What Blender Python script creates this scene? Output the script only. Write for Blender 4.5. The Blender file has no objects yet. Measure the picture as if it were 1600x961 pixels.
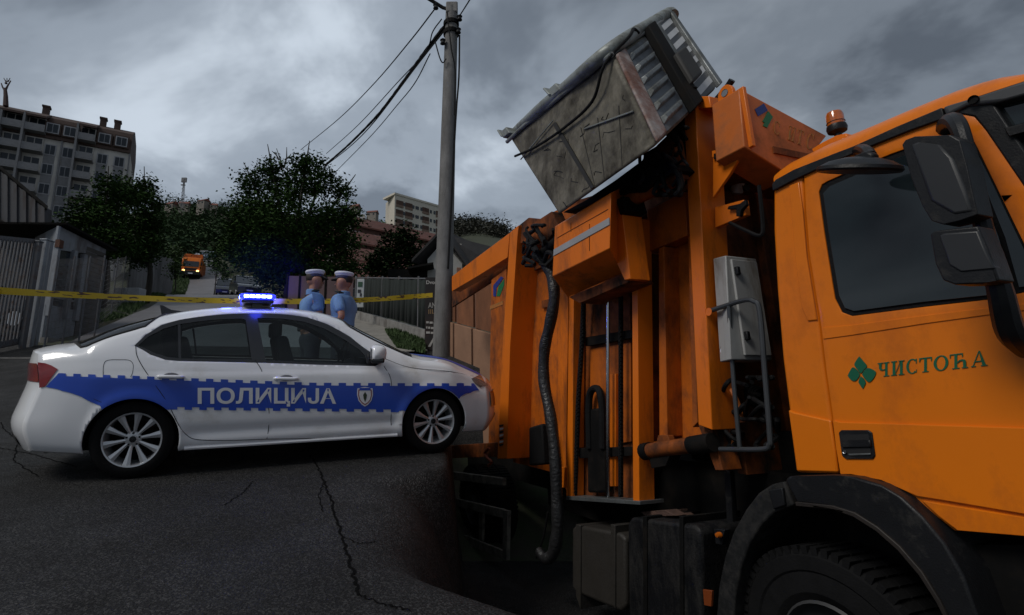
import bpy, bmesh, math, random
from mathutils import Vector as V, Matrix as M
from mathutils.geometry import delaunay_2d_cdt, tessellate_polygon
R = math.radians
random.seed(7)
sc = bpy.context.scene
COL = sc.collection
# ------------------------------------------------------------------ camera
F, CX, CY = 800.0, 700.0, 440.0            # focal length and principal point in photograph pixels (1600 wide)
TH = math.atan(160 / 800)                  # pitched up, horizon at row 600
cam = bpy.data.cameras.new('camera'); camo = bpy.data.objects.new('camera', cam); COL.objects.link(camo)
camo.rotation_euler = (R(90) + TH, 0, 0)
cam.sensor_width = 36; cam.lens = F / 1600 * 36
cam.shift_x = (800 - CX) / 1600; cam.shift_y = -(480.5 - CY) / 1600
cam.clip_start = .05; cam.clip_end = 3000
sc.camera = camo
sc.view_settings.view_transform = 'Standard'; sc.view_settings.look = 'None'
sc.view_settings.gamma = 1; sc.view_settings.exposure = -0.15
# ------------------------------------------------------------------ sky
SUN_EL, SUN_AZ = 46, 238                   # soft light of an overcast sky, brightest behind the camera
w = bpy.data.worlds.new('World'); sc.world = w; w.use_nodes = True
nt = w.node_tree; N = nt.nodes; L = nt.links; N.clear()
out = N.new('ShaderNodeOutputWorld'); bg = N.new('ShaderNodeBackground')
sky = N.new('ShaderNodeTexSky'); sky.sky_type = 'NISHITA'; sky.sun_disc = False
sky.sun_elevation = R(SUN_EL); sky.sun_rotation = R(SUN_AZ)
tc = N.new('ShaderNodeTexCoord'); sep = N.new('ShaderNodeSeparateXYZ'); L.new(tc.outputs['Generated'], sep.inputs[0])
addz = N.new('ShaderNodeMath'); addz.operation = 'ADD'; addz.inputs[1].default_value = .22; L.new(sep.outputs[2], addz.inputs[0])
mx = N.new('ShaderNodeMath'); mx.operation = 'MAXIMUM'; mx.inputs[1].default_value = .08; L.new(addz.outputs[0], mx.inputs[0])
dx = N.new('ShaderNodeMath'); dx.operation = 'DIVIDE'; L.new(sep.outputs[0], dx.inputs[0]); L.new(mx.outputs[0], dx.inputs[1])
dy = N.new('ShaderNodeMath'); dy.operation = 'DIVIDE'; L.new(sep.outputs[1], dy.inputs[0]); L.new(mx.outputs[0], dy.inputs[1])
cmb = N.new('ShaderNodeCombineXYZ'); L.new(dx.outputs[0], cmb.inputs[0]); L.new(dy.outputs[0], cmb.inputs[1]); cmb.inputs[2].default_value = 3.1
n1 = N.new('ShaderNodeTexNoise'); n1.inputs['Scale'].default_value = 1.15; n1.inputs['Detail'].default_value = 6; n1.inputs['Roughness'].default_value = .56; n1.inputs['Distortion'].default_value = .35
L.new(cmb.outputs[0], n1.inputs['Vector'])
rp = N.new('ShaderNodeValToRGB'); cr = rp.color_ramp; cr.interpolation = 'EASE'
cr.elements[0].position = .39; cr.elements[0].color = (1.25, 1.48, 1.80, 1)
cr.elements[1].position = .66; cr.elements[1].color = (4.4, 4.95, 5.6, 1)
e = cr.elements.new(.50); e.color = (2.35, 2.72, 3.2, 1)
L.new(n1.outputs['Fac'], rp.inputs[0])
dt = N.new('ShaderNodeVectorMath'); dt.operation = 'DOT_PRODUCT'; L.new(tc.outputs['Generated'], dt.inputs[0])   # the thin place in the cloud over the hills
dt.inputs[1].default_value = V((-.25, .90, .40)).normalized()
gl = N.new('ShaderNodeMapRange'); gl.interpolation_type = 'SMOOTHSTEP'; gl.inputs[1].default_value = .72; gl.inputs[2].default_value = 1.0; gl.inputs[3].default_value = .72; gl.inputs[4].default_value = 1.30
L.new(dt.outputs['Value'], gl.inputs[0])
mg_ = N.new('ShaderNodeMix'); mg_.data_type = 'RGBA'; mg_.blend_type = 'MULTIPLY'; mg_.inputs[0].default_value = 1; L.new(rp.outputs[0], mg_.inputs[6]); L.new(gl.outputs[0], mg_.inputs[7])
mix = N.new('ShaderNodeMix'); mix.data_type = 'RGBA'; mix.inputs[0].default_value = .95
L.new(sky.outputs[0], mix.inputs[6]); L.new(mg_.outputs[2], mix.inputs[7])
L.new(mix.outputs[2], bg.inputs[0]); bg.inputs[1].default_value = .12
L.new(bg.outputs[0], out.inputs[0])
sl = bpy.data.lights.new('sun', 'SUN'); sl.energy = 1.75; sl.angle = R(22); sl.color = (1, .96, .9)
so = bpy.data.objects.new('sun', sl); COL.objects.link(so)
_az = R(SUN_AZ); _el = R(SUN_EL)
_d = V((math.sin(_az) * math.cos(_el), math.cos(_az) * math.cos(_el), math.sin(_el)))
so.rotation_euler = (-_d).to_track_quat('-Z', 'Y').to_euler()
# ------------------------------------------------------------------ measuring helpers
FW = V((0, math.cos(TH), math.sin(TH))); UP = V((0, -math.sin(TH), math.cos(TH))); RT = V((1, 0, 0))
def ray(x, y): return RT * ((x - CX) / F) + UP * (-(y - CY) / F) + FW
def proj(p):
    z = p.dot(FW); return (CX + F * p.dot(RT) / z, CY - F * p.dot(UP) / z)
def atY(px, py, Y):
    r = ray(px, py); return r * (Y / r.y)
VG = 535.0
_g = ray(700, VG).normalized(); GN = RT.cross(_g)          # normal of the plane the police car stands on
def _gp(x, y): r = ray(x, y); return r * (-1 / r.dot(GN))
GH = 2.686 / (_gp(203, 748) - _gp(677, 708)).length
SL0 = _g.z / _g.y; Z00 = -GH / GN.z
# truck frame
_bk = ray(400, 635).normalized(); TT = -_bk
TU = (V((0, 0, 1)) - TT * TT.z).normalized(); TY = TU.cross(TT)
TP0 = ray(1255, 600) * 3.05 - TU * 2.12                     # local z = 0 is the ground under the truck
TM = M((( TT.x, TY.x, TU.x, TP0.x), (TT.y, TY.y, TU.y, TP0.y), (TT.z, TY.z, TU.z, TP0.z), (0, 0, 0, 1)))
def T(px, py, y=0.0):
    r = ray(px, py); s = ((TP0 + TY * y).dot(TY)) / r.dot(TY); p = r * s - TP0
    return V((p.dot(TT), y, p.dot(TU)))
def TX(px, py, x):
    r = ray(px, py); s = ((TP0 + TT * x).dot(TT)) / r.dot(TT); p = r * s - TP0
    return V((x, p.dot(TY), p.dot(TU)))
def sstep(a, b, x):
    t = max(0, min(1, (x - a) / (b - a))); return t * t * (3 - 2 * t)
def hleft(y):
    h = Z00 + SL0 * y
    if y > 6.6: h += (.27 - SL0) * ((y - 6.6) ** 2 / 1.6 if y < 7.4 else (y - 7.0))
    if y > 14: h -= .038 * (y - 14)
    if y > 33: h -= .07 * (y - 33)
    if y > 52: h += .165 * ((y - 52) ** 2 / 16 if y < 60 else (y - 56))
    if y > 400: h -= .33 * (y - 400)
    return h
def H(x, y):
    hl = hleft(y)
    # the lower strip the truck stands on
    xt = TP0.x + TT.x / TT.y * (y - TP0.y)
    zt = TP0.z + TT.z / TT.y * (y - TP0.y) - .03
    edge = min(-.02, xt - .45) + 1.0 * sstep(3.05, 1.9, y)
    if y > 10.2: return hl
    kk = sstep(4.95, 4.2, y); wd_ = .22 + .4 * sstep(3.4, 2.4, y); t_ = max(0, min(1, (x - edge + .85 * kk) / (.85 * kk + wd_))); m = (1 - kk) * t_ * t_ * (3 - 2 * t_) + kk * t_ ** 4 * (1 - sstep(9.6, 10.2, y))  # bank eased off early, shaped to darken the asphalt gradually towards the truck
    return hl * (1 - m) + zt * m
def onG(px, py):
    r = ray(px, py); r = r / r.y; y = 1.0
    while y < 600:
        if r.z * y < H(r.x * y, y): break
        y *= 1.01
    a, b = y / 1.01, y
    for _ in range(20):
        c = (a + b) / 2
        if r.z * c < H(r.x * c, c): b = c
        else: a = c
    return r * b
# ------------------------------------------------------------------ materials
_mats = {}
def mat(name, col, rough=.6, metal=0, var=.25, scale=3.0, col2=None, bump=0, bscale=40, dirt=None, damt=.4, dscale=2.0, streak=1, coat=0, emit=None, estr=0, spec=.5, fine=0):
    if name in _mats: return _mats[name]
    m = bpy.data.materials.new(name); m.use_nodes = True; _mats[name] = m
    nt = m.node_tree; N = nt.nodes; L = nt.links; b = N['Principled BSDF']
    tc = N.new('ShaderNodeTexCoord')
    b.inputs['Roughness'].default_value = rough; b.inputs['Metallic'].default_value = metal
    b.inputs['Specular IOR Level'].default_value = spec
    if coat: b.inputs['Coat Weight'].default_value = coat; b.inputs['Coat Roughness'].default_value = .08
    c1 = tuple(col) + (1,); c2 = tuple(col2 or [c * (1 - var) for c in col]) + (1,)
    n = N.new('ShaderNodeTexNoise'); n.inputs['Scale'].default_value = scale; n.inputs['Detail'].default_value = 8; n.inputs['Roughness'].default_value = .65
    L.new(tc.outputs['Object'], n.inputs['Vector'])
    r = N.new('ShaderNodeValToRGB'); r.color_ramp.elements[0].position = .35; r.color_ramp.elements[1].position = .65
    r.color_ramp.elements[0].color = c2; r.color_ramp.elements[1].color = c1
    L.new(n.outputs['Fac'], r.inputs[0]); last = r.outputs[0]
    if dirt:
        mp = N.new('ShaderNodeMapping'); mp.inputs['Scale'].default_value = (1, 1, 1 / streak); L.new(tc.outputs['Object'], mp.inputs[0])
        n2 = N.new('ShaderNodeTexNoise'); n2.inputs['Scale'].default_value = dscale; n2.inputs['Detail'].default_value = 10; n2.inputs['Roughness'].default_value = .72
        L.new(mp.outputs[0], n2.inputs['Vector'])
        r2 = N.new('ShaderNodeValToRGB'); r2.color_ramp.elements[0].position = .62 - damt * .35; r2.color_ramp.elements[1].position = .78 - damt * .2
        r2.color_ramp.elements[0].color = (0, 0, 0, 1); r2.color_ramp.elements[1].color = (1, 1, 1, 1)
        L.new(n2.outputs['Fac'], r2.inputs[0])
        x = N.new('ShaderNodeMix'); x.data_type = 'RGBA'; L.new(r2.outputs[0], x.inputs[0]); L.new(last, x.inputs[6]); x.inputs[7].default_value = tuple(dirt) + (1,)
        last = x.outputs[2]
        mr = N.new('ShaderNodeMapRange'); mr.inputs[3].default_value = rough; mr.inputs[4].default_value = min(1, rough + .35); L.new(r2.outputs[0], mr.inputs[0]); L.new(mr.outputs[0], b.inputs['Roughness'])
    if fine:
        v = N.new('ShaderNodeTexVoronoi'); v.inputs['Scale'].default_value = fine; L.new(tc.outputs['Object'], v.inputs['Vector'])
        hs = N.new('ShaderNodeMapRange'); sp = N.new('ShaderNodeSeparateColor'); L.new(v.outputs['Color'], sp.inputs[0]); L.new(sp.outputs[0], hs.inputs[0])
        hs.inputs[1].default_value = .55; hs.inputs[2].default_value = 1; hs.inputs[3].default_value = .75; hs.inputs[4].default_value = 3.8
        x = N.new('ShaderNodeMix'); x.data_type = 'RGBA'; x.blend_type = 'MULTIPLY'; x.inputs[0].default_value = 1
        L.new(last, x.inputs[6]); L.new(hs.outputs[0], x.inputs[7]); last = x.outputs[2]
    L.new(last, b.inputs['Base Color'])
    if bump:
        nb = N.new('ShaderNodeTexNoise'); nb.inputs['Scale'].default_value = bscale; nb.inputs['Detail'].default_value = 6; L.new(tc.outputs['Object'], nb.inputs['Vector'])
        bp = N.new('ShaderNodeBump'); bp.inputs['Strength'].default_value = bump; bp.inputs['Distance'].default_value = .02
        L.new(nb.outputs['Fac'], bp.inputs['Height']); L.new(bp.outputs[0], b.inputs['Normal'])
    if emit:
        b.inputs['Emission Color'].default_value = tuple(emit) + (1,); b.inputs['Emission Strength'].default_value = estr
    return m
def glass(name, tint, rough=.03, dens=.6, ior=1.45):
    if name in _mats: return _mats[name]
    m = bpy.data.materials.new(name); m.use_nodes = True; _mats[name] = m
    nt = m.node_tree; N = nt.nodes; L = nt.links; N.clear()
    o = N.new('ShaderNodeOutputMaterial'); t = N.new('ShaderNodeBsdfTransparent'); g = N.new('ShaderNodeBsdfGlossy'); f = N.new('ShaderNodeFresnel'); x = N.new('ShaderNodeMixShader')
    t.inputs[0].default_value = tuple(c * (1 - dens) for c in tint) + (1,); g.inputs['Roughness'].default_value = rough
    f.inputs[0].default_value = ior
    ns = N.new('ShaderNodeTexNoise'); ns.inputs['Scale'].default_value = 2.5
    mr = N.new('ShaderNodeMapRange'); mr.inputs[3].default_value = rough; mr.inputs[4].default_value = rough + .08; L.new(ns.outputs['Fac'], mr.inputs[0]); L.new(mr.outputs[0], g.inputs['Roughness'])
    L.new(f.outputs[0], x.inputs[0]); L.new(t.outputs[0], x.inputs[1]); L.new(g.outputs[0], x.inputs[2]); L.new(x.outputs[0], o.inputs[0])
    return m
GRIME = (.012, .009, .007)
M_or = mat('orange_paint', (.74, .17, .008), .38, var=.12, scale=1.3, dirt=(.16, .045, .012), damt=.30, dscale=2.6, streak=4, spec=.4)
M_orb = mat('orange_body_paint', (.60, .14, .010), .5, var=.4, scale=1.1, dirt=(.10, .030, .010), damt=.5, dscale=3.2, streak=1.8, bump=.08, bscale=6, spec=.35)
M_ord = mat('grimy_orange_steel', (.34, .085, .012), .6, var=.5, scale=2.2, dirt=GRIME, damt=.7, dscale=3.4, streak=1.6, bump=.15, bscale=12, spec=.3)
M_cab = mat('cab_orange_paint', (.76, .185, .006), .33, var=.08, scale=.8, dirt=(.42, .095, .008), damt=.36, dscale=1.3, streak=1.5, coat=.12, spec=.25)
M_blk = mat('black_plastic', (.011, .0115, .013), .42, var=.3, scale=5, dirt=(.03, .028, .025), damt=.22, dscale=7, bump=.1, bscale=120, spec=.3)
M_blk2 = mat('black_rubber', (.006, .006, .0065), .75, var=.3, scale=8, bump=.3, bscale=60, spec=.2)
M_chas = mat('black_steel', (.005, .005, .005), .75, var=.4, scale=4, dirt=(.014, .011, .009), damt=.4, dscale=5, spec=.15)
M_grey = mat('grey_galvanised', (.19, .205, .21), .42, .55, var=.3, scale=4, dirt=(.07, .07, .06), damt=.5, dscale=5, streak=2, bump=.15, bscale=25)
M_bin = mat('dirty_bin_steel', (.20, .18, .135), .62, .0, var=.6, scale=5, dirt=(.03, .025, .018), damt=.62, dscale=3.5, streak=1.5, bump=.16, bscale=9)
M_tank = mat('grey_tank', (.040, .036, .031), .5, .2, var=.2, scale=5, dirt=(.02, .017, .014), damt=.5, dscale=6, bump=.2, bscale=50)
M_chrome = mat('chrome', (.62, .63, .65), .18, 1, var=.1)
M_cabinet = mat('grey_cabinet_paint', (.36, .36, .35), .5, var=.12, dirt=(.16, .13, .10), damt=.35, dscale=5, streak=4)
M_white = mat('white_car_paint', (.80, .81, .84), .22, var=.03, scale=.7, dirt=(.55, .53, .50), damt=.15, dscale=1.6, coat=.7)
M_blue = mat('police_blue', (.012, .065, .46), .35, var=.08, coat=.15)
M_let = mat('white_lettering', (.72, .73, .76), .4, var=.05)
M_trim = mat('gloss_black_trim', (.012, .012, .014), .22, var=.1, coat=.3)
M_seam = mat('dark_gap', (.012, .012, .013), .9)
M_int = mat('dark_interior', (.018, .018, .020), .8, var=.3)
M_rim = mat('silver_alloy', (.60, .61, .63), .30, .55, var=.08)
M_tyre = mat('tyre_rubber', (.008, .008, .0085), .85, var=.35, scale=10, bump=.2, bscale=80, spec=.15)
M_red = mat('red_lens', (.24, .004, .006), .12, var=.3, scale=9, coat=.8)
M_lens = mat('clear_lens', (.20, .21, .22), .1, .4, var=.5, scale=12, coat=1)
M_glass = glass('tinted_glass', (.80, .92, .92), .02, .22)
M_glassd = glass('dark_privacy_glass', (.7, .8, .8), .02, .42)
M_conc = mat('weathered_concrete', (.26, .25, .235), .85, var=.35, scale=5, dirt=(.11, .10, .09), damt=.45, dscale=3, streak=3, bump=.4, bscale=40)
M_green = mat('emblem_green', (.006, .115, .055), .4, var=.12)
# ------------------------------------------------------------------ mesh helpers
def tag(o, label=None, cat=None, group=None, kind=None):
    if label: o['label'] = label
    if cat: o['category'] = cat
    if group: o['group'] = group
    if kind: o['kind'] = kind
    return o
class MB:
    def __init__(s): s.v = []; s.f = []
    def add(s, vs, fs, mtx=None):
        k = len(s.v); s.v += [(mtx @ V(p)) if mtx else V(p) for p in vs]; s.f += [[i + k for i in f] for f in fs]; return s
    def box(s, c, d, mtx=None):
        x, y, z = [q / 2 for q in d]; cx, cy, cz = c
        return s.hexa([(cx + a * x, cy + b * y, cz + e * z) for e in (-1, 1) for a, b in ((-1, -1), (1, -1), (1, 1), (-1, 1))], mtx)
    def hexa(s, p, mtx=None):
        return s.add(p, [[3, 2, 1, 0], [4, 5, 6, 7], [0, 1, 5, 4], [1, 2, 6, 5], [2, 3, 7, 6], [3, 0, 4, 7]], mtx)
    def prism(s, pts, vec, mtx=None):
        pts = [V(p) for p in pts]; n = len(pts); vec = V(vec)
        tr = tessellate_polygon([pts])
        fs = [list(t) for t in tr] + [[i + n for i in reversed(t)] for t in tr] + [[i, (i + 1) % n, (i + 1) % n + n, i + n] for i in range(n)]
        return s.add(pts + [p + vec for p in pts], fs, mtx)
    def tube(s, path, r, seg=8, cap=True, mtx=None):
        path = [V(p) for p in path]; n = len(path); rr = r if isinstance(r, (list, tuple)) else [r] * n
        vs = []; prev = None
        for i, p in enumerate(path):
            t = (path[min(i + 1, n - 1)] - path[max(i - 1, 0)])
            if t.length < 1e-9: t = V((0, 0, 1))
            t.normalize()
            if prev is None: a = t.orthogonal().normalized()
            else:
                a = prev - t * prev.dot(t)
                a = a.normalized() if a.length > 1e-6 else t.orthogonal().normalized()
            prev = a; b = t.cross(a)
            vs += [p + (a * math.cos(2 * math.pi * k / seg) + b * math.sin(2 * math.pi * k / seg)) * rr[i] for k in range(seg)]
        fs = [[i * seg + k, i * seg + (k + 1) % seg, (i + 1) * seg + (k + 1) % seg, (i + 1) * seg + k] for i in range(n - 1) for k in range(seg)]
        if cap: fs += [list(range(seg))[::-1], list(range((n - 1) * seg, n * seg))]
        return s.add(vs, fs, mtx)
    def lathe(s, prof, seg=32, mtx=None, close=False):   # prof = (radius, height) about z
        vs = [(r * math.cos(2 * math.pi * k / seg), r * math.sin(2 * math.pi * k / seg), z) for r, z in prof for k in range(seg)]
        n = len(prof)
        fs = [[i * seg + k, i * seg + (k + 1) % seg, (i + 1) % n * seg + (k + 1) % seg, (i + 1) % n * seg + k] for i in range(n if close else n - 1) for k in range(seg)]
        return s.add(vs, fs, mtx)
    def build(s, name, m, parent=None, smooth=False, bevel=0, bseg=2, angle=35, flat=False):
        me = bpy.data.meshes.new(name); me.from_pydata([tuple(p) for p in s.v], [], s.f)
        me.materials.append(m); me.validate()
        bm = bmesh.new(); bm.from_mesh(me)
        if not flat: bmesh.ops.recalc_face_normals(bm, faces=bm.faces)
        bm.to_mesh(me); bm.free()
        if smooth or bevel: 
            me.polygons.foreach_set('use_smooth', [True] * len(me.polygons)); 
            me.set_sharp_from_angle(angle=R(angle))
        o = bpy.data.objects.new(name, me); COL.objects.link(o)
        if bevel:
            b = o.modifiers.new('bevel', 'BEVEL'); b.width = bevel; b.segments = bseg; b.limit_method = 'ANGLE'; b.angle_limit = R(30)
        if parent: o.parent = parent
        return o
def spline(pts, n=8):
    pts = [V(p) for p in pts]; P = [pts[0] * 2 - pts[1]] + pts + [pts[-1] * 2 - pts[-2]]; o = []
    for i in range(1, len(P) - 2):
        a, b, c, d = P[i - 1:i + 3]
        for k in range(n):
            t = k / n; o.append(.5 * ((2 * b) + (c - a) * t + (2 * a - 5 * b + 4 * c - d) * t * t + (3 * b - a - 3 * c + d) * t ** 3))
    o.append(pts[-1]); return o
def empty(name, mtx=None):
    o = bpy.data.objects.new(name, None); COL.objects.link(o); o.empty_display_size = .2
    if mtx: o.matrix_world = mtx
    return o
def copy_tree(o, parent=None):
    c = o.copy(); COL.objects.link(c)
    if parent: c.parent = parent
    for ch in o.children: copy_tree(ch, c)
    return c
def text_verts(txt, bold=0.0):
    cu = bpy.data.curves.new('t', 'FONT'); cu.body = txt; cu.offset = bold; cu.resolution_u = 3
    o = bpy.data.objects.new('t', cu); COL.objects.link(o)
    dg = bpy.context.evaluated_depsgraph_get(); dg.update()
    me = o.evaluated_get(dg).to_mesh()
    vs = [tuple(v.co) for v in me.vertices]; fs = [list(p.vertices) for p in me.polygons]
    bpy.data.objects.remove(o)
    x0 = min(v[0] for v in vs); x1 = max(v[0] for v in vs)
    return vs, fs, x0, x1
def inpoly(p, poly):
    x, y = p; c = False; j = len(poly) - 1
    for i in range(len(poly)):
        a, b = poly[i], poly[j]
        if (a[1] > y) != (b[1] > y) and x < (b[0] - a[0]) * (y - a[1]) / (b[1] - a[1]) + a[0]: c = not c
        j = i
    return c
def grid_cdt(loops, bbox, dx, dy, keep):
    """triangulate with the loops as edges and a grid of inner points; keep(centroid) decides"""
    pts = []; edges = []
    for lp, closed in loops:
        k = len(pts); n = len(lp); pts += [V(p) for p in lp]
        edges += [(k + i, k + (i + 1) % n) for i in range(n if closed else n - 1)]
    nx = int((bbox[2] - bbox[0]) / dx) + 1; ny = int((bbox[3] - bbox[1]) / dy) + 1
    for i in range(nx + 1):
        for j in range(ny + 1):
            pts.append(V((bbox[0] + (bbox[2] - bbox[0]) * i / nx, bbox[1] + (bbox[3] - bbox[1]) * j / ny)))
    r = delaunay_2d_cdt(pts, edges, [], 0, 1e-5)
    vs, fs = r[0], r[2]
    fs = [f for f in fs if keep((sum(vs[i][0] for i in f) / 3, sum(vs[i][1] for i in f) / 3))]
    return vs, fs
# ================================================================== THE SETTING
M_asph = mat('asphalt', (.024, .0235, .0235), .56, var=.62, scale=.45, bump=.8, bscale=85, fine=105, spec=.28, dirt=(.010, .0098, .0098), damt=.6, dscale=1.4)
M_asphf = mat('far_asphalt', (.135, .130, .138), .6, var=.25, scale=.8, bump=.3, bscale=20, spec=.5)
M_soil = mat('verge_soil', (.05, .042, .032), .95, var=.4, scale=2, col2=(.028, .045, .014), bump=.6, bscale=12)
M_grass = mat('grass_blades', (.045, .085, .018), .8, var=.5, scale=4)
M_pave = mat('paving_concrete', (.24, .225, .20), .85, var=.3, scale=3, bump=.3, bscale=30)
def sheet(name, xs, ys, hf, m):
    mb = MB(); nx = len(xs); mb.v = [V((x, y, hf(x, y))) for y in ys for x in xs]
    mb.f = [[j * nx + i, j * nx + i + 1, (j + 1) * nx + i + 1, (j + 1) * nx + i] for j in range(len(ys) - 1) for i in range(nx - 1)]
    return tag(mb.build(name, m, smooth=True, angle=80, flat=True), kind='structure')
def hill(x, y):
    k = sstep(110, 230, y)
    return k * (10 * sstep(-15, -90, x) - 6 * sstep(0, 80, x) + 3 * math.sin(x * .05 + 1) + 2 * math.sin(x * .13))
def frange(a, b, n): return [a + (b - a) * i / n for i in range(n + 1)]
gy = frange(-12, 12, 24) + frange(14, 60, 20)[0:] + frange(70, 460, 50) + [600, 900]
gx = [-500, -350, -250] + frange(-200, 120, 90) + [200, 350, 500]
sheet('ground', gx, gy, lambda x, y: hleft(y) + hill(x, y) - (.12 if y > 10 else 1.9 if x > -2.2 else .25), M_soil)
ry = frange(-4, 0, 10) + frange(.06, 7, 115) + frange(7.2, 12.6, 30); rx = frange(-15, -1.6, 20) + frange(-1.4, 2.6, 100) + frange(3, 9, 10)
road = sheet('road', rx, ry, H, M_asph)
# the road going up the hill
def edge_strip(name, left, right, dz, m, n=60, across=4, kerb=0):
    Lc = spline(left, 12); Rc = spline(right, 12)
    def at(c, t):
        k = t * (len(c) - 1); i = min(int(k), len(c) - 2); return c[i].lerp(c[i + 1], k - i)
    mb = MB()
    for j in range(n + 1):
        a, b = at(Lc, j / n), at(Rc, j / n)
        for i in range(across + 1):
            p = a.lerp(b, i / across); mb.v.append(V((p.x, p.y, H(p.x, p.y) + dz)))
    q = across + 1
    mb.f = [[j * q + i, j * q + i + 1, (j + 1) * q + i + 1, (j + 1) * q + i] for j in range(n) for i in range(across)]
    if kerb:
        k = len(mb.v); 
        for j in range(n + 1):
            for i in (0, across): 
                p = mb.v[j * q + i]; mb.v.append(V((p.x, p.y, p.z - kerb)))
        for j in range(n):
            mb.f.append([j * q, (j + 1) * q, k + 2 * (j + 1), k + 2 * j]); mb.f.append([j * q + across, k + 2 * j + 1, k + 2 * (j + 1) + 1, (j + 1) * q + across])
    return tag(mb.build(name, m, smooth=True, angle=40), kind='structure')
E_L = [onG(100, 540), onG(205, 492), onG(252, 468), onG(284, 443), onG(306, 412), onG(315, 398)]
E_R = [onG(640, 545), onG(470, 490), onG(395, 470), onG(352, 443), onG(334, 412), onG(331, 398)]
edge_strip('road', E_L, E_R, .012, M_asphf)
edge_strip('pavement', [onG(515, 500), onG(470, 482)], [onG(640, 548), onG(520, 480)], .10, M_pave, kerb=.12)
edge_strip('pavement', [onG(600, 560), onG(520, 503)], [onG(668, 556), onG(562, 497)], .12, M_pave, kerb=.14)
edge_strip('pavement', [V((-3.6, 7.12, 0)), V((-3.9, 8.6, 0))], [V((-.9, 7.12, 0)), V((-.6, 8.6, 0))], .155, M_pave, n=10, kerb=.2)
# slab joints, cracks in the asphalt: dark narrow gaps lying on the surface
def ribbon(mb, pts, wd, dz, hf):
    for i in range(len(pts) - 1):
        a, b = V(pts[i]), V(pts[i + 1]); t = (b - a); t.z = 0
        if t.length < 1e-6: continue
        t.normalize(); n = V((-t.y, t.x, 0)) * wd / 2
        w2 = 1 - .5 * ((i * 7) % 3) / 2
        q = [a - n * w2, a + n * w2, b + n, b - n]
        mb.add([(p.x, p.y, hf(p.x, p.y) + dz) for p in q], [[0, 1, 2, 3]])
def jitter(pts, k, amp):
    pts = [V(p) for p in pts]; o = []
    for a, b in zip(pts[:-1], pts[1:]):
        for i in range(k): 
            p = a.lerp(b, i / k); o.append(p + V((random.uniform(-amp, amp), random.uniform(-amp, amp), 0)))
    o.append(pts[-1]); return o
for px, w_ in (([(485, 712), (492, 722), (500, 738), (506, 752), (520, 790), (535, 840), (548, 885), (560, 930)], .04), ([(506, 752), (498, 775), (505, 800)], .018), ([(535, 840), (560, 850), (590, 848)], .014), ([(0, 700), (60, 712), (120, 730)], .03), ([(0, 660), (30, 690), (20, 720), (60, 745)], .03), ([(395, 752), (380, 770), (350, 790)], .02), ([(30, 540), (110, 545), (200, 532)], .03), ([(560, 930), (600, 945), (640, 955)], .02)):
    mb = MB(); ribbon(mb, jitter([onG(*p) for p in px], 15, .010), w_ * .42, .004, H); mb.build('crack', mat('crack_tar', (.005, .005, .005), .95, spec=.05), road, flat=True)
# grass verges
def grass(name, quad, n, hgt, dz=0, label=None):
    mb = MB(); q = [onG(*p) for p in quad]
    for i in range(n):
        s, t = random.random(), random.random()
        p = q[0].lerp(q[1], s).lerp(q[3].lerp(q[2], s), t); h = hgt * random.uniform(.4, 1.2); a = random.uniform(0, 6.3); wv = V((math.cos(a), math.sin(a), 0)) * .012 * (1 + p.y / 12)
        z = H(p.x, p.y) + dz; ln = V((random.uniform(-.4, .4), random.uniform(-.4, .4), 1)) * h
        mb.add([(p.x - wv.x, p.y - wv.y, z), (p.x + wv.x, p.y + wv.y, z), (p.x + ln.x, p.y + ln.y, z + ln.z)], [[0, 1, 2]])
    o = mb.build(name, M_grass, flat=True); return tag(o, label, 'grass', kind='stuff')
grass('grass', [(600, 522), (664, 524), (664, 560), (620, 552)], 3500, .10, .11, 'short grass growing at the foot of the mesh fence on the right')
grass('grass', [(552, 482), (600, 500), (612, 515), (560, 500)], 1500, .14, .11, 'weeds growing along the low concrete base of the green fence')
grass('grass', [(95, 505), (170, 488), (200, 494), (110, 516)], 4000, .10, 0, 'grass and weeds growing in front of the metal kiosk on the left')
grass('grass', [(175, 484), (262, 446), (275, 455), (205, 492)], 4000, .20, 0, 'rough grass verge growing beside the grey slab fence')
grass('grass', [(268, 440), (290, 425), (296, 440), (270, 462)], 2500, .35, 0, 'overgrown verge growing beside the distant orange truck')
# ------------------------------------------------------------------ foliage
M_leaf = mat('tree_leaves', (.045, .090, .022), .8, var=.55, scale=1.6, spec=.08)
M_leafd = mat('dark_tree_leaves', (.022, .042, .014), .8, var=.5, scale=.9, spec=.1)
M_leafl = mat('light_leaves', (.06, .105, .025), .6, var=.5, scale=1.2, spec=.3)
M_bark = mat('bark', (.045, .038, .03), .9, var=.4, bump=.6, bscale=20)
def leaf_clumps(mb, c, r, n, size, rs=None, squash=.8, per=26):
    rs = rs or random
    for i in range(n):
        while True:
            d = V((rs.uniform(-1, 1), rs.uniform(-1, 1), rs.uniform(-1, 1)))
            if .35 < d.length < 1: break
        d *= (.75 + .45 * rs.random()) ** 1
        cc = c + V((d.x * r, d.y * r, d.z * r * squash)); cr = size * rs.uniform(1.6, 3.6)
        for k in range(per):
            o = V((rs.gauss(0, .5), rs.gauss(0, .5), rs.gauss(0, .4))) * cr
            a = V((rs.uniform(-1, 1), rs.uniform(-1, 1), rs.uniform(-.5, .5))).normalized(); b = a.cross(V((rs.uniform(-1, 1), rs.uniform(-1, 1), 1))).normalized()
            s = size * rs.uniform(.6, 1.2); p = cc + o
            mb.add([p - a * s * .5, p - b * s * .32, p + a * s * .5, p + b * s * .32], [[0, 1, 2, 3]])
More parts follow.
